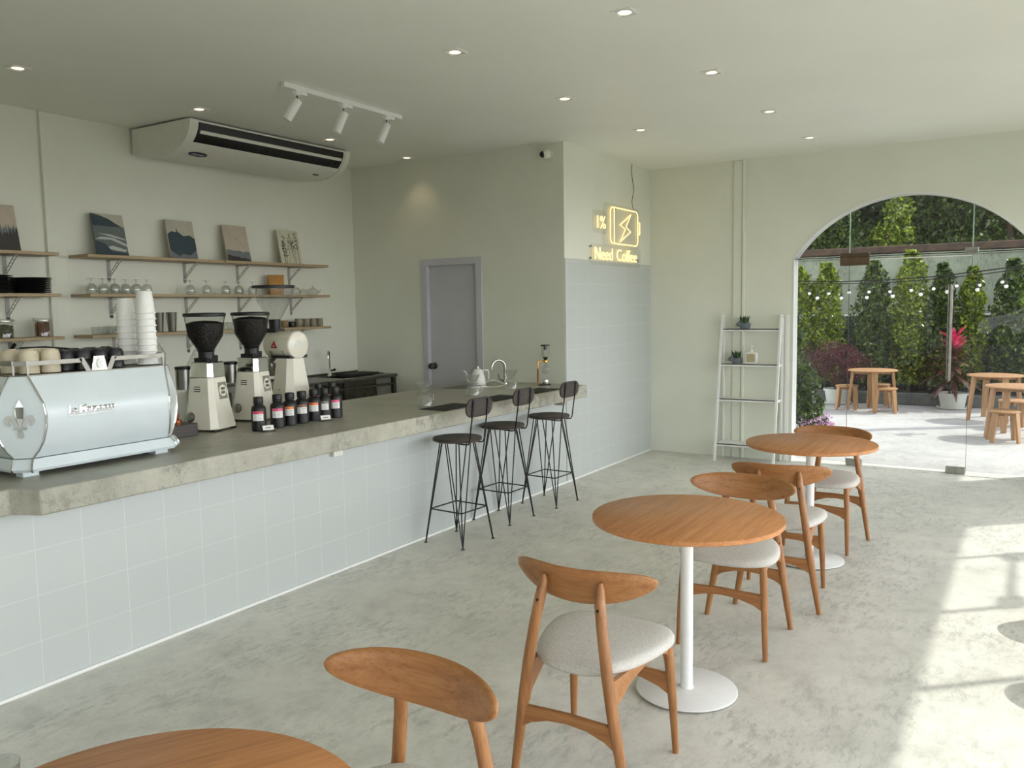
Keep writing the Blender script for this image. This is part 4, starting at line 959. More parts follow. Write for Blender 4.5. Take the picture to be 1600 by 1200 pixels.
# glasses and saucers on the far edge of machine top
tg = None
for k, (x, y) in enumerate(((2.47, 4.19), (2.53, 4.20))):
    q = tumbler((x, y, TZ), '%s ribbed water glass behind the black cups on the machine' % ('left' if k == 0 else 'right'), tg, 0.085, 0.030, 'water_glass', 'water glasses on the machine'); tg = tg or q
sc0 = None
for k in range(7):
    lab = '%s white saucer from the bottom in the stack behind the paper cups' % ORD[k]
    if sc0 is None:
        a = MB(); a.lathe([(0.03, 0), (0.055, 0.006), (0.058, 0.009), (0.03, 0.004), (0.001, 0.003)], 24); sc0 = tag(a.build('saucer', white_cer), lab, 'saucer', 'stacked white saucers'); sc0.location = (2.585, 4.10, TZ)
    else: c = sc0.copy(); COL.objects.link(c); c['label'] = lab; c.location = (2.585, 4.10, TZ+k*0.0095)

# ------------------------------------------------------------------ coffee grinders (conical hopper)
def octring(cx, cy, hx, hy, c, z): return [(cx+x, cy+y, z) for x, y in ((-hx+c, -hy), (hx-c, -hy), (hx, -hy+c), (hx, hy-c), (hx-c, hy), (-hx+c, hy), (-hx, hy-c), (-hx, -hy+c))]
def grinder(loc, rz, label, level, first=None):
    t = thing('coffee_grinder', label, 'grinder', loc, rz, 'white coffee grinders with bean hoppers')
    a = MB(); a.loft([octring(0, 0, 0.116, 0.122, 0.034, 0.012), octring(0, 0, 0.116, 0.122, 0.034, 0.03), octring(0, 0, 0.095, 0.097, 0.028, 0.17), octring(0, 0, 0.080, 0.082, 0.024, 0.315)]); a.build('housing', grind_w, t, 0.004, smooth=25)
    a = MB(); a.loft([octring(0, 0, 0.080, 0.082, 0.024, 0.317), octring(0, 0, 0.076, 0.078, 0.022, 0.40), octring(0, 0, 0.071, 0.073, 0.020, 0.405)]); a.build('collar', chrome, t, 0.002, smooth=25)
    a = MB(); a.b2(-0.05, 0.05, -0.04, 0.05, 0.405, 0.43); a.lathe([(0.045, 0.42), (0.045, 0.465), (0.055, 0.47)], 20); a.b2(0.02, 0.085, -0.02, 0.03, 0.405, 0.44); a.build('throat', black, t, 0.002)
    a = MB(); a.lathe([(0.042, 0.455), (0.05, 0.475), (0.098, 0.555), (0.113, 0.665), (0.116, 0.675)], 32, cap=False); a.build('hopper', clear_gl, t)
    a = MB(); a.lathe([(0.038, 0.462), (0.047, 0.477), (0.095, 0.557), (0.106, level), (0.07, level+0.012), (0.001, level+0.018)], 32); a.build('coffee_beans', bean_m, t)
    a = MB(); a.lathe([(0.117, 0.672), (0.121, 0.676), (0.121, 0.688), (0.115, 0.694), (0.001, 0.696)], 40); a.build('hopper_lid', black, t)
    for fx in (-0.09, 0.09):
        for fy in (-0.10, 0.10):
            a = MB(); a.lathe([(0.018, 0), (0.018, 0.013)], 12, (fx, fy, 0)); a.build('rubber_foot', black_rub, t)
    # chrome square badge with globe lettering, on the right-hand chamfer
    def bf(p, q, c):
        b0 = Vector((0.045, -0.0915, 0.235)); u = Vector((1, 0, 0)); v_ = Vector((0, 0.11, 1)).normalized(); n_ = Vector((0, -1, 0.11)).normalized()
        w_ = b0+u*p+v_*q+n_*c; return (w_.x-0.035, w_.y, w_.z+0.0)
    a = MB(); a.prism([(-0.040, -0.050), (0.040, -0.050), (0.040, 0.050), (-0.040, 0.050)], 0.003, bf, 0.0); bg_ = a.build('maker_plate', chrome, t)
    a = MB(); a.prism(arc(0, 0, 0.034, 0, 2*PI*0.999, 24), 0.0012, bf, 0.003); gb = a.build('globe_disc', grind_w, bg_)
    a = text_mb('MM', lambda p, q, c: bf(p, q+0.002, c+0.0044), 0.026, 0.001, 0.0004, 1.0, 'CENTER'); a.build('globe_letters', dark_steel, bg_, smooth=0)
    a = text_mb('MM', lambda p, q, c: bf(p, q-0.021, c+0.0044), 0.026, 0.001, 0.0004, 1.0, 'CENTER'); a.build('globe_letters', dark_steel, bg_, smooth=0)
    for k in range(3):
        a = MB(); zc = 0.262-k*0.013; hh = 0.080+(0.315-zc)/0.145*0.015; a.box((-hh+0.003, 0.01, zc), (0.012, 0.042, 0.004)); a.build('cooling_slot', black, t)
    a = MB(); a.lathe([(0.027, 0), (0.027, 0.006), (0.022, 0.008), (0.020, 0.018), (0.001, 0.02)], 22, (-0.108, 0.05, 0.085), (-1, 0, 0.15)); a.build('power_dial', steel, t)
    a = MB(); a.lathe([(0.029, 0), (0.029, 0.003)], 22, (-0.107, 0.05, 0.085), (-1, 0, 0.15)); a.build('dial_ring', black, t)
    # dosing chamber and fork on the barista side
    a = MB(); a.lathe([(0.055, 0.24), (0.055, 0.36)], 24, (0, 0.155, 0)); ds = a.build('dosing_chamber', steel, t)
    a = MB(); a.lathe([(0.058, 0.36), (0.058, 0.375), (0.001, 0.378)], 24, (0, 0.155, 0)); a.build('chamber_lid', black, ds)
    a = MB(); a.tube([(0.05, 0.15, 0.34), (0.11, 0.17, 0.345), (0.13, 0.2, 0.33)], 0.010, 8); a.build('dosing_lever', black, ds)
    a = MB(); a.b2(-0.09, 0.09, 0.11, 0.24, 0.012, 0.03); a.build('drip_tray', grind_w, t, 0.004)
    return t
gr = grinder((3.225, 4.165, ZT), math.radians(16), 'cream coffee grinder with full bean hopper, nearer the espresso machine', 0.632)
grinder((3.655, 4.27, ZT), math.radians(16), 'cream coffee grinder with full bean hopper, left of black bottles', 0.65)

# tall shop grinder
EX, EY = 4.10, 4.40
t = thing('shop_grinder', 'tall white shop grinder with horizontal motor drum and empty funnel hopper', 'grinder', (EX, EY, ZT))
a = MB(); a.loft([octring(0, 0, 0.13, 0.115, 0.045, 0.01), octring(0, 0, 0.128, 0.113, 0.045, 0.04), octring(0, 0, 0.075, 0.08, 0.03, 0.385)]); a.build('column', grind_w, t, 0.004, smooth=25)
a = MB(); a.lathe([(0.085, -0.004), (0.094, 0), (0.097, 0.01), (0.097, 0.24), (0.09, 0.25), (0.07, 0.26)], 48, (0, -0.085, 0.462), (0, 1, 0)); dm = a.build('motor_drum', grind_w, t, smooth=50)
a = MB(); a.lathe([(0.034, 0), (0.034, 0.0015), (0.0325, 0.0015)], 30, (0.0, -0.0885, 0.462), (0, -1, 0)); a.build('end_cap_ring', white_pl, dm)
a = MB(); a.loft([[(x_, y_, 0.372) for x_, y_ in ((-0.08, -0.085), (0.08, -0.085), (0.08, 0.1), (-0.08, 0.1))], [(x_, y_, 0.392) for x_, y_ in ((-0.085, -0.085), (0.085, -0.085), (0.085, 0.1), (-0.085, 0.1))]]); a.build('saddle', black, t, 0.003)
# red triangular badge on the camera side of the drum
def drumf(p, q, c):
    an = -PI/2-0.62+0.0; 
    ang = math.radians(188)-q/0.097; r_ = 0.0975+c
    return (r_*math.cos(ang), p, 0.462+r_*math.sin(ang)*-1.0)
a = MB(); rings = []
for k in range(9):
    q = -0.024+0.052*k/8; hw = 0.032*(1-k/8)+0.0005
    rings.append([(-(0.0975+c)*math.cos((q+0.005)/0.097), 0.05+p, 0.462+(0.0975+c)*math.sin((q+0.005)/0.097)) for p, c in ((-hw, 0), (hw, 0), (hw, 0.0015), (-hw, 0.0015))])
a.loft(rings); tb = a.build('triangle_badge', red_m, dm)
a = MB(); a.lathe([(0.006, 0), (0.006, 0.0012)], 10, (-0.0988, 0.05, 0.459), (-1, 0, 0)); a.build('badge_mark', white_pl, tb)
for g_, yy in ((0, 0.10), (1, -0.02)):
    for k in range(3):
        a = MB(); an = 0.42+k*0.13; a.box((-0.0975*math.cos(an), yy, 0.462-0.0975*math.sin(an)), (0.003, 0.026, 0.003)); a.build('vent_slot', black, dm)
for z in (0.205, 0.15):
    a = MB(); a.lathe([(0.012, 0), (0.012, 0.006), (0.009, 0.008)], 14, (-0.103+0.012*(z-0.15)/0.055, -0.0, z), (-1, 0, 0.15)); a.build('push_button', dark_steel, t)
a = MB(); a.lathe([(0.035, 0.548), (0.04, 0.60), (0.042, 0.64)], 20, (0, 0.14, 0)); a.b2(-0.045, 0.045, 0.09, 0.20, 0.545, 0.575); a.build('hopper_neck', black, t, 0.003)
a = MB(); a.lathe([(0.04, 0.64), (0.055, 0.66), (0.11, 0.755), (0.136, 0.83), (0.14, 0.862)], 36, (0, 0.14, 0), cap=False); a.build('hopper', clear_gl, t)
a = MB(); a.lathe([(0.142, 0.858), (0.146, 0.862), (0.146, 0.874), (0.14, 0.878), (0.001, 0.879)], 40, (0, 0.14, 0)); a.build('hopper_lid', black, t)
a = MB(); a.lathe([(0.03, 0.24), (0.045, 0.28), (0.045, 0.33)], 16, (0.0, 0.19, 0.0)); a.tube([(0.0, 0.12, 0.42), (0.0, 0.19, 0.36), (0.0, 0.19, 0.3)], 0.028, 12); a.build('outlet_spout', steel, t)

# things behind the grinders
t = thing('milk_pitcher', 'steel milk pitcher with spout behind the nearer grinder', 'pitcher', (2.84, 4.40, ZT), math.radians(200))
a = MB(); a.lathe([(0.045, 0), (0.05, 0.01), (0.046, 0.07), (0.036, 0.10), (0.040, 0.12), (0.037, 0.12), (0.001, 0.02)], 24); a.build('pitcher_body', steel, t)
a = MB(); a.tube([(0.04, 0, 0.10), (0.075, 0, 0.09), (0.07, 0, 0.03), (0.048, 0, 0.025)], 0.005, 8); a.build('handle', steel, t)
t = thing('knock_box', 'dark wooden tray box with copper tampers between machine and grinder', 'box', (2.94, 4.12, ZT))
a = MB(); a.b2(-0.10, 0.10, -0.09, 0.09, 0, 0.07); a.build('tray_box', dark_wood, t, 0.003)
for k, (x_, y_) in enumerate(((-0.05, -0.03), (0.05, 0.03))):
    a = MB(); a.lathe([(0.028, 0.0705), (0.028, 0.085), (0.012, 0.09), (0.015, 0.12), (0.001, 0.125)], 20, (x_, y_, 0)); a.build('tamper', copper, t)
t = thing('cup_dispenser', 'tilted stack of clear plastic cups between the two grinders', 'cups', (3.42, 4.46, ZT))
a = MB(); a.b2(-0.06, 0.06, -0.05, 0.05, 0, 0.30); a.build('stand', dark_steel, t, 0.003)
a = MB(); d_ = Vector((0.55, 0.35, 0.42)).normalized(); a.lathe([(0.045, 0), (0.047, 0.01), (0.043, 0.012), (0.045, 0.05), (0.048, 0.052), (0.042, 0.054), (0.043, 0.24), (0.032, 0.25)], 20, (-0.12, -0.02, 0.30), d_, cap=False); a.build('clear_cups', ribbed_gl, t)
t = thing('kettle_jug', 'clear domed jug with black handle behind the paper cups', 'jug', (3.05, 4.47+0.0, ZT))
t.location = (3.02, 4.42, ZT)
a = MB(); a.lathe([(0.05, 0), (0.055, 0.02), (0.055, 0.33), (0.048, 0.35)], 24); a.build('jug_stand', black, t)
a = MB(); a.lathe([(0.05, 0.35), (0.09, 0.40), (0.095, 0.46), (0.06, 0.52), (0.01, 0.54)], 24, cap=False); a.build('jug_dome', ribbed_gl, t)
a = MB(); a.tube([(-0.05, 0, 0.52), (-0.12, 0.0, 0.50), (-0.14, 0, 0.42), (-0.10, 0, 0.36)], 0.010, 8); a.build('handle', black, t)
cb_ = MB(); cb_.tube([(3.10, YS-0.03, 1.40), (3.02, YS-0.05, 1.30), (3.0, YS-0.05, 1.15)], 0.012, 6); tag(cb_.build('wall_cable', black), 'thick black cable hanging under the left shelf bracket', 'cable')
cb_ = MB(); cb_.tube([(3.12, YS-0.03, 1.37), (3.3, YS-0.04, 1.37), (3.55, YS-0.04, 1.34), (3.68, YS-0.05, 1.24)], 0.006, 6); tag(cb_.build('wall_cable', black), 'thin black cable trailing right below the left wall shelves', 'cable')

# ------------------------------------------------------------------ bottles and name cards
lab_cols = [srgb(190, 70, 90), srgb(206, 90, 120), srgb(214, 120, 60), srgb(130, 90, 70), srgb(222, 110, 50), srgb(120, 110, 100), srgb(214, 90, 130), srgb(190, 70, 90), srgb(200, 100, 80)]
bottles = [(3.322, 3.845, 'pinkish-red', 'leftmost black bottle, behind the first name card'), (3.47, 3.85, 'pink', 'second black bottle from the left, pink banded label'), (3.578, 3.86, 'orange', 'third black bottle from the left, orange banded label'), (3.682, 3.865, 'brown', 'fourth black bottle from the left, brown banded label'),
           (3.795, 3.875, 'orange', 'fifth black bottle from the left, amber banded label'), (3.885, 3.872, 'grey', 'sixth black bottle from left, behind the second name card'), (3.975, 3.862, 'pink', 'rightmost black bottle in the front row'), (4.13, 4.17, 'red', 'left black bottle of the two in the back row'), (4.235, 4.145, 'red', 'right black bottle of the two in the back row')]
b0 = None
for k, (x, y, c_, lab) in enumerate(bottles):
    col_m = mat('label_band_%d' % k, lab_cols[k], 0.5); N_, L_, B_ = nodes(col_m); v = coords(col_m); nn_ = noise(col_m, v, 60, 3); r_ = ramp(col_m, nn_, [(0.4, lab_cols[k]), (0.6, tuple(min(1, q*1.5+0.03) for q in lab_cols[k][:3])+(1,))]); L_.new(r_.outputs[0], B_.inputs['Base Color'])
    if b0 is None:
        t = thing('black_bottle', lab, 'bottle', (x, y, ZT), math.radians(-48), 'black plastic bottles on the bar')
        a = MB(); a.lathe([(0.039, 0), (0.043, 0.004), (0.043, 0.125), (0.040, 0.14), (0.025, 0.154), (0.023, 0.160)], 28); a.build('bottle_body', black, t)
        a = MB(); a.lathe([(0.027, 0.158), (0.029, 0.160), (0.029, 0.166), (0.026, 0.168), (0.029, 0.170), (0.0285, 0.196), (0.025, 0.199), (0.001, 0.199)], 28); a.build('cap', black, t)
        def lf(a0, a1, z0, z1, rr2=0.0435):
            m_ = MB(); n_ = 12; vs = []
            for i in range(n_+1):
                an = a0+(a1-a0)*i/n_; vs += [(rr2*math.cos(an), rr2*math.sin(an), z0), (rr2*math.cos(an), rr2*math.sin(an), z1)]
            m_.add(vs, [(2*i, 2*i+2, 2*i+3, 2*i+1) for i in range(n_)]); return m_
        lb = lf(-PI/2-0.75, -PI/2+0.75, 0.062, 0.118).build('paper_label', paper_w, t)
        lf(-PI/2-0.75, -PI/2+0.75, 0.102, 0.118, 0.0437).build('label_band', col_m, lb)
        m_ = MB()
        for row in range(4):
            for cc in range(2):
                q = lf(-PI/2-0.65+cc*0.7, -PI/2-0.65+cc*0.7+(0.5 if (row+cc) % 2 else 0.35), 0.092-row*0.008, 0.0935-row*0.008, 0.0438); m_.add(q.v, q.f)
        m_.build('label_print', dark_steel, lb)
        b0 = t
    else:
        t = dup(b0, (x, y, ZT), math.radians(-48+random.uniform(-6, 6)), lab)
        for ch_ in t.children:
            if ch_.name.startswith('paper_label'):
                for g_ in ch_.children:
                    if g_.name.startswith('label_band'):
                        g_.data = g_.data.copy(); g_.data.materials[0] = col_m
cd0 = None
for (x, y, lab) in ((3.305, 3.745, 'small acrylic name card stand before the leftmost bottle'), (3.79, 3.765, 'small acrylic name card stand before the sixth bottle')):
    if cd0 is None:
        cd0 = thing('name_card', lab, 'card holder', (x, y, ZT), math.radians(-25), 'acrylic card holders by the bottles')
        def cf(p, q, c): return (p, q*0.55-c*0.85+0.0, q*0.83+c*0.5+0.001)
        a = MB(); a.prism([(-0.045, 0), (0.045, 0), (0.045, 0.05), (-0.045, 0.05)], 0.002, cf); a.b2(-0.045, 0.045, 0, 0.04, 0, 0.002); a.build('holder', acryl, cd0)
        a = MB(); a.prism([(-0.032, 0.012), (0.032, 0.012), (0.032, 0.042), (-0.032, 0.042)], 0.0006, cf, 0.0022); pcd = a.build('paper_card', paper_w, cd0)
        a = MB(); a.prism([(-0.016, 0.024), (0.016, 0.024), (0.016, 0.029), (-0.016, 0.029)], 0.0004, cf, 0.003); a.build('card_print', dark_steel, pcd)
    else: dup(cd0, (x, y, ZT), None, lab)

# ------------------------------------------------------------------ brew bar: placemats, drippers, kettle, tap, siphon
m0 = None
for x, y, lab in ((4.73, 3.50, 'black rectangular placemat by the first glass dripper'), (5.36, 3.50, 'black rectangular placemat between the other two mats'), (5.98, 3.50, 'black rectangular placemat nearest the bar end')):
    if m0 is None:
        a = MB(); a.b2(-0.20, 0.20, -0.11, 0.11, 0, 0.004); m0 = tag(a.build('placemat', black_rub), lab, 'placemat', 'black placemats along the bar edge'); m0.location = (x, y, ZT)
    else: c = m0.copy(); COL.objects.link(c); c['label'] = lab; c.location = (x, y, ZT)
d0 = None
for x, y, lab in ((4.71, 3.70, 'ribbed glass pour-over dripper on server, leftmost'), (5.46, 3.80, 'ribbed glass pour-over dripper before the white kettle'), (6.03, 3.80, 'ribbed glass pour-over dripper right of the bar tap')):
    if d0 is None:
        t = d0 = thing('pour_over_dripper', lab, 'dripper', (x, y, ZT), math.radians(-30), 'glass pour-over sets on the bar')
        a = MB(); a.lathe([(0.052, 0), (0.056, 0.006), (0.050, 0.05), (0.030, 0.085), (0.028, 0.09)], 26, cap=False); a.build('server', ribbed_gl, t)
        a = MB(); a.tube([(0.038, 0, 0.08), (0.066, 0, 0.078), (0.068, 0, 0.04), (0.052, 0, 0.03)], 0.004, 8); a.build('server_handle', ribbed_gl, t)
        a = MB(); a.lathe([(0.048, 0.092), (0.050, 0.095), (0.026, 0.098)], 26); a.build('saucer_ring', clear_gl, t)
        a = MB(); a.lathe([(0.022, 0.098), (0.026, 0.105), (0.056, 0.165), (0.059, 0.168), (0.055, 0.166), (0.024, 0.106)], 30, cap=False)
        for k in range(20):
            an = 2*PI*k/20; a.tube([(0.026*math.cos(an), 0.026*math.sin(an), 0.106), (0.055*math.cos(an+0.25), 0.055*math.sin(an+0.25), 0.164)], 0.0012, 4)
        a.build('cone', ribbed_gl, t)
    else: dup(d0, (x, y, ZT), math.radians(-30), lab)
t = thing('gooseneck_kettle', 'white electric gooseneck kettle on its base at the brew bar', 'kettle', (6.03, 4.14, ZT), math.radians(140))
a = MB(); a.lathe([(0.075, 0), (0.078, 0.004), (0.075, 0.018), (0.001, 0.02)], 28); a.build('heating_base', white_cer, t)
a = MB(); a.lathe([(0.068, 0.022), (0.070, 0.03), (0.062, 0.09), (0.044, 0.15), (0.036, 0.158)], 32); a.build('kettle_body', white_cer, t, smooth=60)
a = MB(); a.lathe([(0.037, 0.158), (0.030, 0.163), (0.008, 0.166), (0.011, 0.178), (0.008, 0.186), (0.001, 0.188)], 24); a.build('lid', white_cer, t)
a = MB(); a.tube([(0.06, 0, 0.05), (0.09, 0, 0.06), (0.10, 0, 0.10), (0.108, 0, 0.14), (0.13, 0, 0.15)], [0.008, 0.007, 0.005, 0.005, 0.004], 8); a.build('spout', white_cer, t)
a = MB(); a.tube([(-0.042, 0, 0.148), (-0.09, 0, 0.15), (-0.10, 0, 0.12), (-0.098, 0, 0.07)], [0.006, 0.007, 0.006, 0.005], 8); a.build('handle', white_cer, t)
Mi = (Matrix.Translation((6.03, 4.14, ZT)) @ Matrix.Rotation(math.radians(140), 4, 'Z')).inverted()
cb_ = MB(); cb_.tube([Mi @ Vector(q) for q in ((6.0, 4.07, ZT+0.008), (6.1, 3.98, ZT+0.006), (6.28, 4.0, ZT+0.006), (6.24, 4.12, ZT+0.05), (6.15, 4.2, ZT+0.01))], 0.004, 6); cb_.build('power_cord', white_pl, t)
t = thing('bar_tap', 'curved chrome swan-neck tap on the concrete bar', 'tap', (6.38, 4.08, ZT))
a = MB(); pts = [(0, 0, 0.0), (0, 0, 0.16)]+[(-0.055+0.055*math.cos(a_), 0.035-0.035*math.cos(a_), 0.16+0.062*math.sin(a_)) for a_ in [PI*k/10 for k in range(1, 11)]]+[(-0.114, 0.072, 0.12)]
a.tube(pts, [0.012]*(len(pts)-1)+[0.009], 12); a.lathe([(0.022, 0), (0.020, 0.03), (0.013, 0.04)], 16); a.build('spout', chrome, t, smooth=60)
a = MB(); a.tube([(0, 0, 0.03), (-0.05, 0.03, 0.05), (-0.06, 0.035, 0.10)], [0.010, 0.006, 0.004], 8); a.build('lever', dark_steel, t)
sk_ = MB(); sk_.b2(5.85, 6.15, 4.17, 4.40, ZT-0.001, ZT+0.002); 
o = tag(sk_.build('bar_sink_rim', dark_steel), 'flat dark sink cover let into the bar top by the kettle', 'sink'); 
t = thing('siphon_brewer', 'glass siphon coffee brewer with brass stand at the bar end', 'siphon', (6.42, 3.70, ZT), math.radians(-40))
a = MB(); a.b2(-0.05, 0.06, -0.03, 0.03, 0, 0.012); a.build('stand_foot', black, t, 0.003)
a = MB(); a.tube([(-0.05, 0, 0.0), (-0.05, 0, 0.20), (-0.045, 0, 0.215), (-0.01, 0, 0.218), (0.02, 0, 0.218)], 0.006, 10); a.lathe([(0.018, 0.205), (0.02, 0.222), (0.016, 0.228)], 16, (0.02, 0, 0)); a.build('brass_arm', brass, t)
a = MB(); a.lathe([(0.009, 0.03), (0.011, 0.09), (0.009, 0.15)], 12, (-0.05, 0, 0)); a.build('wooden_grip', gold_wood, t)
a = MB(); a.ball((0.02, 0, 0.14), 0.042, 20, 14); a.lathe([(0.014, 0.175), (0.014, 0.215)], 14, (0.02, 0, 0)); a.build('lower_globe', clear_gl, t)
a = MB(); a.lathe([(0.012, 0.228), (0.022, 0.245), (0.026, 0.25)], 14, (0.02, 0, 0)); a.build('rubber_seal', black, t)
a = MB(); a.lathe([(0.026, 0.25), (0.038, 0.26), (0.038, 0.35)], 22, (0.02, 0, 0), cap=False); a.build('upper_chamber', clear_gl, t)
a = MB(); a.lathe([(0.041, 0.35), (0.041, 0.362), (0.001, 0.363)], 22, (0.02, 0, 0)); a.lathe([(0.014, 0.315), (0.014, 0.35)], 12, (0.02, 0, 0)); a.build('chamber_lid', black, t)
a = MB(); a.lathe([(0.028, 0.013), (0.030, 0.02), (0.026, 0.048), (0.008, 0.054)], 18, (0.02, 0, 0)); a.build('spirit_burner', chrome, t)

# ------------------------------------------------------------------ outside: ground, planter, garden wall
g = MB(); g.b2(XE+0.16, 14.05, -9, 9, -0.12, -0.001); tag(g.build('patio_floor', patio_m, smooth=0), kind='structure')
g = MB(); g.b2(-1.95, XE+0.16, -40, YR-0.05, -0.14, -0.005); g.b2(14.05, 40, -40, 40, -0.14, -0.01); g.b2(XE+0.16, 14.05, -40, -9, -0.14, -0.005); g.b2(XB, 14.05, 9, 40, -0.14, -0.005); g.b2(XB, XE+0.16, YS+0.15, 9, -0.14, -0.005)
tag(g.build('ground', asph_m, smooth=0), kind='structure')
g = MB(); g.b2(-40, -1.95, -40, 40, -0.14, -0.005); tag(g.build('parking_lot', lot_m, smooth=0), kind='structure')
g = MB(); g.b2(14.05, 14.2, -6, 8, 0, 0.18); tag(g.build('planter_kerb', kerb_m, None, 0.01), 'low dark concrete kerb in front of the planted bed', 'kerb')
g = MB(); g.b2(14.2, 15.9, -6, 8, 0, 0.15); tag(g.build('planting_soil', soil_m, smooth=0), 'dark soil in the bed behind the kerb', 'soil', kind='stuff')
gw = thing('garden_wall', 'weathered concrete garden wall with brown coping behind the trees', 'wall', (16, 1, 0))
g = MB(); g.b2(0, 0.18, -9, 8, 0, 2.42); g.build('wall_body', gwall_m, gw, smooth=0)
g = MB(); g.b2(-0.05, 0.22, -9, 8, 2.43, 2.56); g.build('coping', rust_m, gw, 0.02)
g = MB(); g.b2(-0.03, 0.0, -9, 8, 2.37, 2.42); g.build('ledge', gwall_m, gw)
fn = thing('dark_fence', 'dark slatted fence with white top rail behind the shrubs', 'fence', (15.85, 1, 0))
g = MB()
for k in range(40): g.b2(0, 0.02, -7+k*0.36, -7+k*0.36+0.345, 0.1, 1.34)
g.build('boards', fence_m, fn)
g = MB(); g.b2(-0.02, 0.03, -7, 7.4, 1.35, 1.375); g.build('top_rail', white_met, fn)

# foliage builders
def leaf_cloud(mb, n, fn, size, rnd, up=0.3, asp=0.5):
    for k in range(n):
        c = Vector(fn(rnd)); d = Vector((rnd.gauss(0, 1), rnd.gauss(0, 1), rnd.gauss(0, 1)+up)).normalized()
        e = d.cross(Vector((rnd.gauss(0, 1), rnd.gauss(0, 1), rnd.gauss(0, 1)))).normalized(); s_ = size*rnd.uniform(0.6, 1.3)
        a_ = d*s_/2; b_ = e*s_*asp/2
        mb.add([c-a_, c+b_-a_*0.1, c+a_, c-b_-a_*0.1], [(0, 1, 2, 3)])
def column_fn(r_, z0, z1, lean=0.0):
    def f(rnd):
        z = rnd.random(); prof = (0.55+0.55*math.sin(PI*min(1, z*0.9+0.12)))*(1.0 if z < 0.85 else (1-(z-0.85)*3.2))
        an = rnd.random()*2*PI; lump = 1+0.22*math.sin(an*3+z*14)+0.12*math.sin(z*31+an)
        q = r_*prof*lump*(rnd.random()**0.35)
        return (q*math.cos(an)+lean*z, q*math.sin(an), z0+(z1-z0)*z)
    return f
def blob_fn(blobs):
    def f(rnd):
        cx, cy, cz, r_ = rnd.choice(blobs); v_ = Vector((rnd.gauss(0, 1), rnd.gauss(0, 1), rnd.gauss(0, 1))).normalized()*r_*(rnd.random()**0.3)
        return (cx+v_.x, cy+v_.y, cz+v_.z*0.9)
    return f
def shrub(nm, label, cat, x, y, z, r_, h_, n, size, m_, seed, grp=None, lean=0):
    r2 = random.Random(seed); t = thing(nm, label, cat, (x, y, z), 0, grp)
    a = MB(); leaf_cloud(a, n, column_fn(r_, 0.12, h_, lean), size, r2); a.build('foliage', m_, t, smooth=0, fix=False)
    a = MB(); a.tube([(0, 0, 0), (0.01, 0.01, h_*0.5), (lean*0.7, 0, h_*0.85)], [0.025, 0.018, 0.008], 8); a.build('trunk', bark_m, t)
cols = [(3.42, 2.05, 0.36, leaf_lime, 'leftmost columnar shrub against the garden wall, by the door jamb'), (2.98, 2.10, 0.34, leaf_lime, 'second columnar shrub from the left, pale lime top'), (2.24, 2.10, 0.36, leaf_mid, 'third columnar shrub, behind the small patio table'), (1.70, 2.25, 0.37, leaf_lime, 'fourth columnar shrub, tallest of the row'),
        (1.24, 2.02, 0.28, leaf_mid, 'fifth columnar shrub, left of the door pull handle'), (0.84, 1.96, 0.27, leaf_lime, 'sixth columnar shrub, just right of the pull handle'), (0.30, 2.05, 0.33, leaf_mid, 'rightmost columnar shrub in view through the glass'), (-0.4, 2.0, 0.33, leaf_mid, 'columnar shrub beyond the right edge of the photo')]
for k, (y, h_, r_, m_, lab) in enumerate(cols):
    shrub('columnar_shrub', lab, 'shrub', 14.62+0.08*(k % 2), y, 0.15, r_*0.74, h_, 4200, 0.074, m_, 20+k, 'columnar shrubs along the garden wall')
# low dark undergrowth between the columns
for k, (y, r_, lab) in enumerate(((1.95, 0.5, 'low dark shrub filling the bed behind the small patio table'), (1.0, 0.5, 'low dark shrub in the bed behind the potted red plant'), (0.1, 0.5, 'low dark shrub in the bed at far right'), (2.75, 0.45, 'low dark shrub in the bed left of the patio table'))):
    r2 = random.Random(50+k); t = thing('low_shrub', lab, 'shrub', (14.95, y, 0.15), 0, 'low shrubs in the planted bed')
    a = MB(); leaf_cloud(a, 4200, blob_fn([(0, 0, 0.35, 0.42), (0.1, 0.3, 0.3, 0.36), (0.05, -0.3, 0.32, 0.38), (0.2, 0, 0.8, 0.40), (0.25, 0.25, 0.7, 0.3)]), 0.07, r2); a.build('foliage', leaf_dark, t, smooth=0, fix=False)
    a = MB(); a.tube([(0, 0, 0), (0.1, 0, 0.6)], [0.02, 0.01], 6); a.build('trunk', bark_m, t)
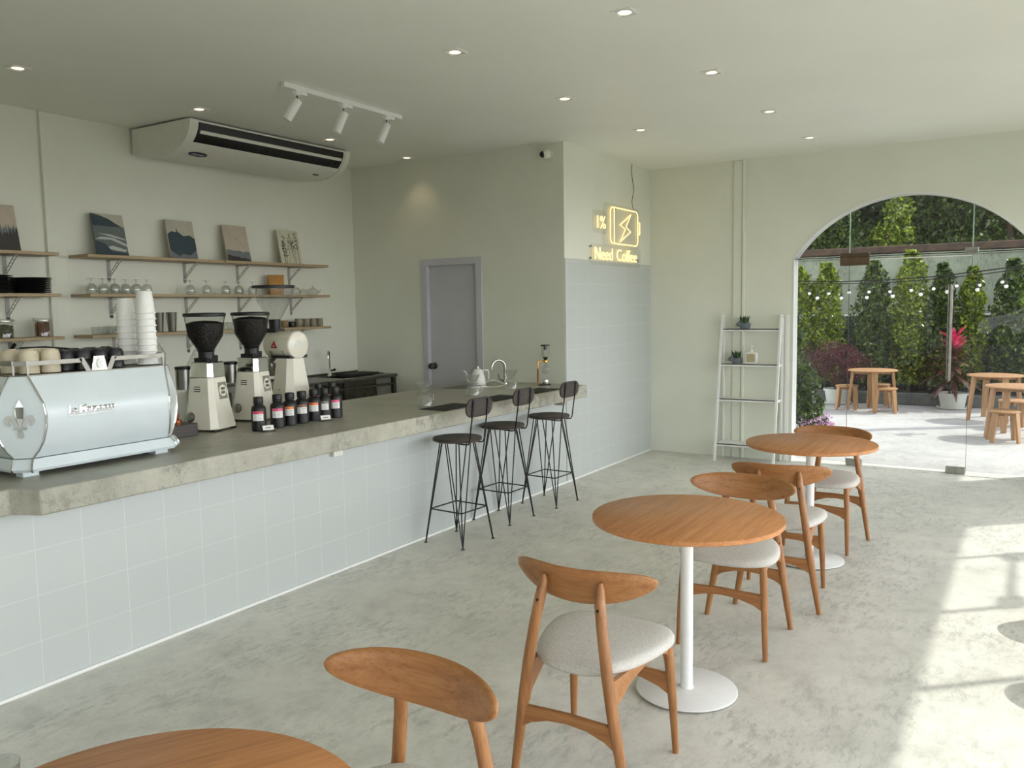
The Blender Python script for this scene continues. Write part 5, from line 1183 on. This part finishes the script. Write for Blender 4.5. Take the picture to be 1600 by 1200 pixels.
# tall trees beyond the wall
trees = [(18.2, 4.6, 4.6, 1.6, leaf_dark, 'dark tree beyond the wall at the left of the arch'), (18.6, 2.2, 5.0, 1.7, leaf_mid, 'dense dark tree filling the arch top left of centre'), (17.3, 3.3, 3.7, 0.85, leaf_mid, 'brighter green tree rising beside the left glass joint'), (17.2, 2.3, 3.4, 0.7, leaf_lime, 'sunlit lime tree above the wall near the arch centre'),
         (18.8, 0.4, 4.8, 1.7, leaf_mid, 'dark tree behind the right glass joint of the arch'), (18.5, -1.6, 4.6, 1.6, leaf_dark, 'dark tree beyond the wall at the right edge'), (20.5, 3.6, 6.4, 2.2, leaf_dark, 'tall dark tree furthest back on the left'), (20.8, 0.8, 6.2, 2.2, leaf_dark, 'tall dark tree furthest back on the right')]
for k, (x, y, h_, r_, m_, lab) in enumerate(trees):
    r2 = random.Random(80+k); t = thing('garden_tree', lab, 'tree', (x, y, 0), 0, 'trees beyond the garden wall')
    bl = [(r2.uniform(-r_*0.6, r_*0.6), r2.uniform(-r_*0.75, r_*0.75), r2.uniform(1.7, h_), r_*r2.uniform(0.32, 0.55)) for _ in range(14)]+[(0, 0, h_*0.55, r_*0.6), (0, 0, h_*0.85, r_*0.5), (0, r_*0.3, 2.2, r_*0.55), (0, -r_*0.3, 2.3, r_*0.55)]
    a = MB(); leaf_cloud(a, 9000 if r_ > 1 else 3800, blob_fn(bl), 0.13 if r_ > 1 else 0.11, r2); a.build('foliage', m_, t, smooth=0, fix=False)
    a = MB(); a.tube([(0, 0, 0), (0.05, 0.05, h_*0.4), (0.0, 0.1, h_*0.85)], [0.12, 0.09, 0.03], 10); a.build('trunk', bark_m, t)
r2 = random.Random(99); a = MB(); leaf_cloud(a, 15000, lambda r: (r.uniform(22.5, 24), r.uniform(-6, 11), r.uniform(0, 7.5)), 0.34, r2)
t = thing('back_hedge', 'very dark leafy hedge closing the view behind all trees', 'hedge', (0, 0, 0)); a.build('foliage', leaf_dark, t, smooth=0, fix=False)
a = MB(); a.b2(24.0, 24.4, -8, 12, 0, 7.0); a.build('hedge_core', bark_m, t)
t = thing('leaning_trunk', 'brown tree trunk at the right edge of the arch', 'tree', (12.6, -0.03, 0))
a = MB(); a.tube([(0, -0.35, 0), (0.05, -0.22, 0.8), (0.0, 0.02, 1.7), (0.05, 0.03, 2.1), (0, 0.14, 2.6), (0.1, 0.45, 3.3)], [0.13, 0.12, 0.11, 0.10, 0.09, 0.07], 12); a.build('trunk', bark_m, t)
a = MB(); r2 = random.Random(4); leaf_cloud(a, 1500, blob_fn([(0.3, 0.6, 3.8, 0.5), (0.2, 0.1, 4.0, 0.6), (0, -0.5, 3.9, 0.6)]), 0.12, r2); leaf_cloud(a, 14, blob_fn([(-0.6, 0.10, 1.58, 0.14)]), 0.16, r2); a.build('foliage', leaf_mid, t, smooth=0, fix=False)

# leafy climber and flowers just outside the left jamb
r2 = random.Random(31); t = thing('jamb_shrub', 'glossy dark-leaved shrub just outside the left jamb', 'shrub', (10.4, 2.40, 0))
a = MB(); leaf_cloud(a, 3400, blob_fn([(0, 0.05, 0.5, 0.24), (0, 0.1, 0.85, 0.24), (0, 0.12, 1.15, 0.2), (0, 0.16, 1.45, 0.18), (0, -0.05, 0.65, 0.2), (0.05, -0.08, 0.35, 0.2)]), 0.065, r2); a.build('foliage', leaf_mid, t, smooth=0, fix=False)
a = MB(); a.tube([(0, 0.05, 0), (0, 0.1, 0.8), (0, 0.15, 1.4)], [0.02, 0.015, 0.008], 6); a.build('trunk', bark_m, t)
r2 = random.Random(32); t = thing('flowering_shrub', 'low shrub with pale pink flowers at the foot of the left jamb', 'flowers', (10.6, 2.26, 0))
a = MB(); leaf_cloud(a, 700, blob_fn([(0, 0.1, 0.12, 0.14), (0.15, -0.02, 0.1, 0.13), (0.05, 0.2, 0.22, 0.14)]), 0.05, r2); a.build('foliage', leaf_mid, t, smooth=0, fix=False)
a = MB(); leaf_cloud(a, 260, blob_fn([(-0.05, 0.05, 0.16, 0.14), (0.12, -0.08, 0.12, 0.13)]), 0.035, r2, asp=0.9); a.build('flowers', flower_m, t, smooth=0, fix=False)

# potted plants
def pot(x, y, lab, r_=0.20, h_=0.24):
    t = thing('potted_plant', lab, 'potted plant', (x, y, 0), 0)
    a = MB(); a.lathe([(r_*0.95, 0.0), (r_*1.05, 0.012), (r_*1.08, 0.035), (r_*1.0, 0.035), (r_*0.95, 0.012)], 32); a.build('saucer', pot_m, t)
    a = MB(); a.lathe([(r_*0.78, 0.014), (r_*0.95, h_-0.03), (r_*1.04, h_-0.03), (r_*1.05, h_), (r_*0.97, h_), (r_*0.93, h_-0.03), (0.001, h_-0.035)], 32); pb = a.build('pot', pot_m, t)
    a = MB(); a.lathe([(r_*0.92, h_-0.03), (0.001, h_-0.02)], 20); a.build('soil', soil_m, t); return t
t = pot(13.85, 2.62, 'white pot of fine plum-red bush at the left of the patio')
r2 = random.Random(41); a = MB(); leaf_cloud(a, 5200, blob_fn([(0, 0, 0.55, 0.3), (0, 0.3, 0.6, 0.26), (0, -0.3, 0.58, 0.26), (0.05, 0.12, 0.78, 0.24), (0, -0.12, 0.75, 0.22), (0, 0.55, 0.75, 0.2), (0.0, 0.6, 0.95, 0.15)]), 0.04, r2, asp=0.45); a.build('foliage', leaf_plum, t, smooth=0, fix=False)
a = MB()
for k in range(9): 
    an = k*0.7; a.tube([(0.03*math.cos(an), 0.03*math.sin(an), 0.2), (0.12*math.cos(an), 0.2*math.sin(an), 0.6)], [0.008, 0.004], 5)
a.build('stems', bark_m, t)
t = pot(13.85, 1.0, 'white pot of cordyline with magenta centre leaves by the pull handle')
a = MB(); b_ = MB(); r2 = random.Random(42)
for k in range(78):
    f = k/78.0; z = 0.42+0.62*f; an = k*2.4; ln = (0.50-0.20*f)*r2.uniform(0.8, 1.2); el = -0.25+1.5*f+r2.uniform(-0.15, 0.15)
    d = Vector((math.cos(an), math.sin(an), 0)); s_ = Vector((-math.sin(an), math.cos(an), 0)); wv = 0.036*(1.1-0.3*f)
    c0 = Vector((0, 0, z)); pts = []
    for j, (u, ww) in enumerate(((0, 0.3), (0.3, 1.0), (0.65, 0.9), (1.0, 0.05))):
        e = el - 0.9*u; p = c0 + d*(ln*u*math.cos(el*0.8)) + Vector((0, 0, ln*(math.sin(el)*u - 0.35*u*u)))
        pts += [p - s_*wv*ww, p + s_*wv*ww]
    (a if f > 0.68 else b_).add(pts, [(0, 1, 3, 2), (2, 3, 5, 4), (4, 5, 7, 6)])
a.build('magenta_leaves', leaf_pink, t, smooth=0, fix=False); b_.build('bronze_leaves', leaf_bronze, t, smooth=0, fix=False)
a = MB()
for dx_, dy in ((0, 0), (0.05, 0.05), (-0.03, -0.05)): a.tube([(dx_, dy, 0.2), (dx_*0.5, dy*0.5, 0.95)], [0.014, 0.01], 8)
a.build('stems', bark_m, t)

# patio tables and stools
def patio_table(loc, rz, lab, first=None):
    if first: return dup(first, loc, rz, lab)
    t = thing('patio_table', lab, 'table', loc, rz, 'round wooden tables on the patio')
    a = MB(); a.lathe([(0.335, 0.585), (0.34, 0.59), (0.34, 0.60), (0.33, 0.605), (0.001, 0.605)], 64); a.build('tabletop', teak, t)
    a = MB(); a.b2(-0.24, 0.24, -0.012, 0.012, 0.535, 0.585); a.b2(-0.012, 0.012, -0.24, 0.24, 0.535, 0.585); a.build('cross_apron', teak, t)
    for k in range(4):
        an = k*PI/2; c, s_ = math.cos(an), math.sin(an); a = MB()
        def lr(r_, z, w1=0.035, w2=0.018): return [(r_*c - s_*q + c*p, r_*s_ + c*q + s_*p, z) for p, q in ((-w2, -w1), (w2, -w1), (w2, w1), (-w2, w1))]
        a.loft([lr(0.335, 0, 0.028), lr(0.27, 0.585, 0.04)]); a.build('leg', teak, t, 0.003)
    return t
pt_ = patio_table((13.15, 2.0, 0), math.radians(15), 'small round wooden patio table at left with three stools')
patio_table((12.75, 0.42, 0), math.radians(25), 'round wooden patio table at the right edge, further one', pt_)
patio_table((11.22, 0.14, 0), math.radians(25), 'round wooden patio table at the right edge, nearer one', pt_)
def patio_stool(loc, rz, lab, first=None):
    if first: return dup(first, loc, rz, lab)
    t = thing('patio_stool', lab, 'stool', loc, rz, 'low wooden stools on the patio')
    a = MB(); a.lathe([(0.160, 0.335), (0.165, 0.34), (0.165, 0.352), (0.155, 0.358), (0.001, 0.356)], 40); a.build('seat', teak, t)
    for k in range(4):
        an = PI/4+k*PI/2; c, s_ = math.cos(an), math.sin(an); a = MB()
        def lr(r_, z, w1, w2=0.013): return [(r_*c - s_*q + c*p, r_*s_ + c*q + s_*p, z) for p, q in ((-w2, -w1), (w2, -w1), (w2, w1), (-w2, w1))]
        a.loft([lr(0.185, 0, 0.022), lr(0.15, 0.336, 0.032)]); a.build('leg', teak, t, 0.002)
    a = MB(); a.b2(-0.11, 0.11, -0.01, 0.01, 0.29, 0.335); a.b2(-0.01, 0.01, -0.11, 0.11, 0.29, 0.335); a.build('cross_apron', teak, t)
    return t
st0 = patio_stool((12.98, 1.80, 0), math.radians(10), 'low wooden stool in front of the small patio table')
patio_stool((13.62, 1.98, 0), math.radians(20), 'low wooden stool behind the small patio table', st0)
patio_stool((13.2, 2.36, 0), math.radians(5), 'low wooden stool left of the small patio table', st0)
patio_stool((10.83, 0.265, 0), math.radians(12), 'low wooden stool before the nearer right-hand patio table', st0)
patio_stool((12.0, 0.20, 0), math.radians(12), 'low wooden stool behind the nearer right-hand patio table', st0)
# two stools just inside the window wall, out of frame, whose shadows fall into view
patio_stool((4.83, -0.32, 0), 0.3, 'low wooden stool beside the window wall, right of frame, farther', st0); patio_stool((4.08, -0.37, 0), 0.5, 'low wooden stool beside the window wall, right of frame, nearer', st0)

# string lights
def string(x, pts, cable_pts, lab, r_, nm):
    a = MB(); a.tube([(x, y, z) for y, z in cable_pts], 0.008, 6); tag(a.build('light_cable', black), 'black cable of the %s string of bulbs across the patio' % nm, 'cable')
    f = None
    def zc(y):
        for (ya_, za_), (yb_, zb_) in zip(cable_pts, cable_pts[1:]):
            if min(ya_, yb_) <= y <= max(ya_, yb_): return za_+(zb_-za_)*(y-ya_)/(yb_-ya_)
        return cable_pts[-1][1]
    for k, (y, z) in enumerate(pts):
        lb = '%s round white bulb from the left on the %s light string' % (ORD[k], nm)
        drop = zc(y)-z
        if f is None:
            f = thing('string_bulb', lb, 'bulb', (x, y, z), 0, 'white bulbs on the %s light string' % nm)
            b_ = MB(); b_.ball((0, 0, 0), r_, 12, 10); b_.build('bulb', shade_glass, f)
            b_ = MB(); b_.lathe([(r_*0.55, r_*0.7), (r_*0.6, r_*2.2), (r_*0.3, r_*2.4)], 10); b_.tube([(0, 0, r_*2), (0, 0, drop)], 0.004, 5); b_.build('lamp_holder', black, f)
        else: dup(f, (x, y, z), None, lb)
string(11, [(2.342, 1.652), (2.056, 1.646), (1.76, 1.648), (1.47, 1.658), (1.166, 1.674), (0.886, 1.698), (0.579, 1.713), (0.295, 1.745)], [(4.2, 2.1), (3.2, 1.92), (2.6, 1.875), (2.05, 1.85), (1.5, 1.855), (1.0, 1.88), (0.5, 1.93), (0, 1.99), (-1.5, 2.3)], '', 0.022, 'near')
string(13.8, [(3.059, 1.74), (2.766, 1.731), (2.467, 1.74), (2.179, 1.743), (1.883, 1.741), (1.591, 1.753), (1.291, 1.769), (0.993, 1.803), (0.699, 1.805), (0.419, 1.842)], [(4.2, 2.0), (3.3, 1.90), (2.5, 1.88), (1.8, 1.885), (1.2, 1.92), (0.6, 1.97), (0, 2.05), (-1.5, 2.3)], '', 0.024, 'far')

# parked car in the lot behind the camera (seen only mirrored in the glass door)
t = thing('parked_car', 'white hatchback parked outside, seen mirrored in the glass', 'car', (-18.5, -0.3, 0), 0)
prof = [(-2.1, 0.35), (-2.15, 0.75), (-2.0, 1.0), (-1.75, 1.12), (-1.2, 1.5), (0.3, 1.52), (1.05, 1.08), (1.9, 0.92), (2.1, 0.7), (2.1, 0.35)]
a = MB(); a.loft([[(-0.85 if i in (0,) else -0.85, y, z) for y, z in prof] for i in (0,)]+[[(0.85, y, z) for y, z in prof]]); a.build('car_body', car_m, t, 0.08, seg=4)
a = MB(); a.prism([(-1.55, 1.08), (-1.1, 1.42), (0.25, 1.44), (0.85, 1.10)], 0.01, lambda p, q, c: (0.86+c, p, q)); a.build('side_window', black, t)
for yy in (-1.3, 1.3):
    a = MB(); a.lathe([(0.20, 0.0), (0.33, 0.0), (0.34, -0.04), (0.33, -0.2), (0.001, -0.2)], 32, (0.88, yy, 0.34), (1, 0, 0)); w_ = a.build('wheel', black_rub, t)
    a = MB(); a.lathe([(0.20, 0.0), (0.19, 0.012), (0.05, 0.012), (0.001, 0.02)], 24, (0.88, yy, 0.34), (1, 0, 0)); a.build('hubcap', steel, w_)

r2 = random.Random(77); t = thing('lot_hedge', 'tall dark hedge at the far side of the parking lot behind the camera', 'hedge', (-26, 1, 0))
a = MB(); leaf_cloud(a, 9000, lambda r: (r.uniform(-0.9, 0.6), r.uniform(-14, 14), r.uniform(0, 6.5)), 0.42, r2); a.build('foliage', leaf_dark, t, smooth=0, fix=False)
a = MB(); a.b2(-1.3, -0.9, -14, 14, 0, 6.0); a.build('hedge_core', bark_m, t)
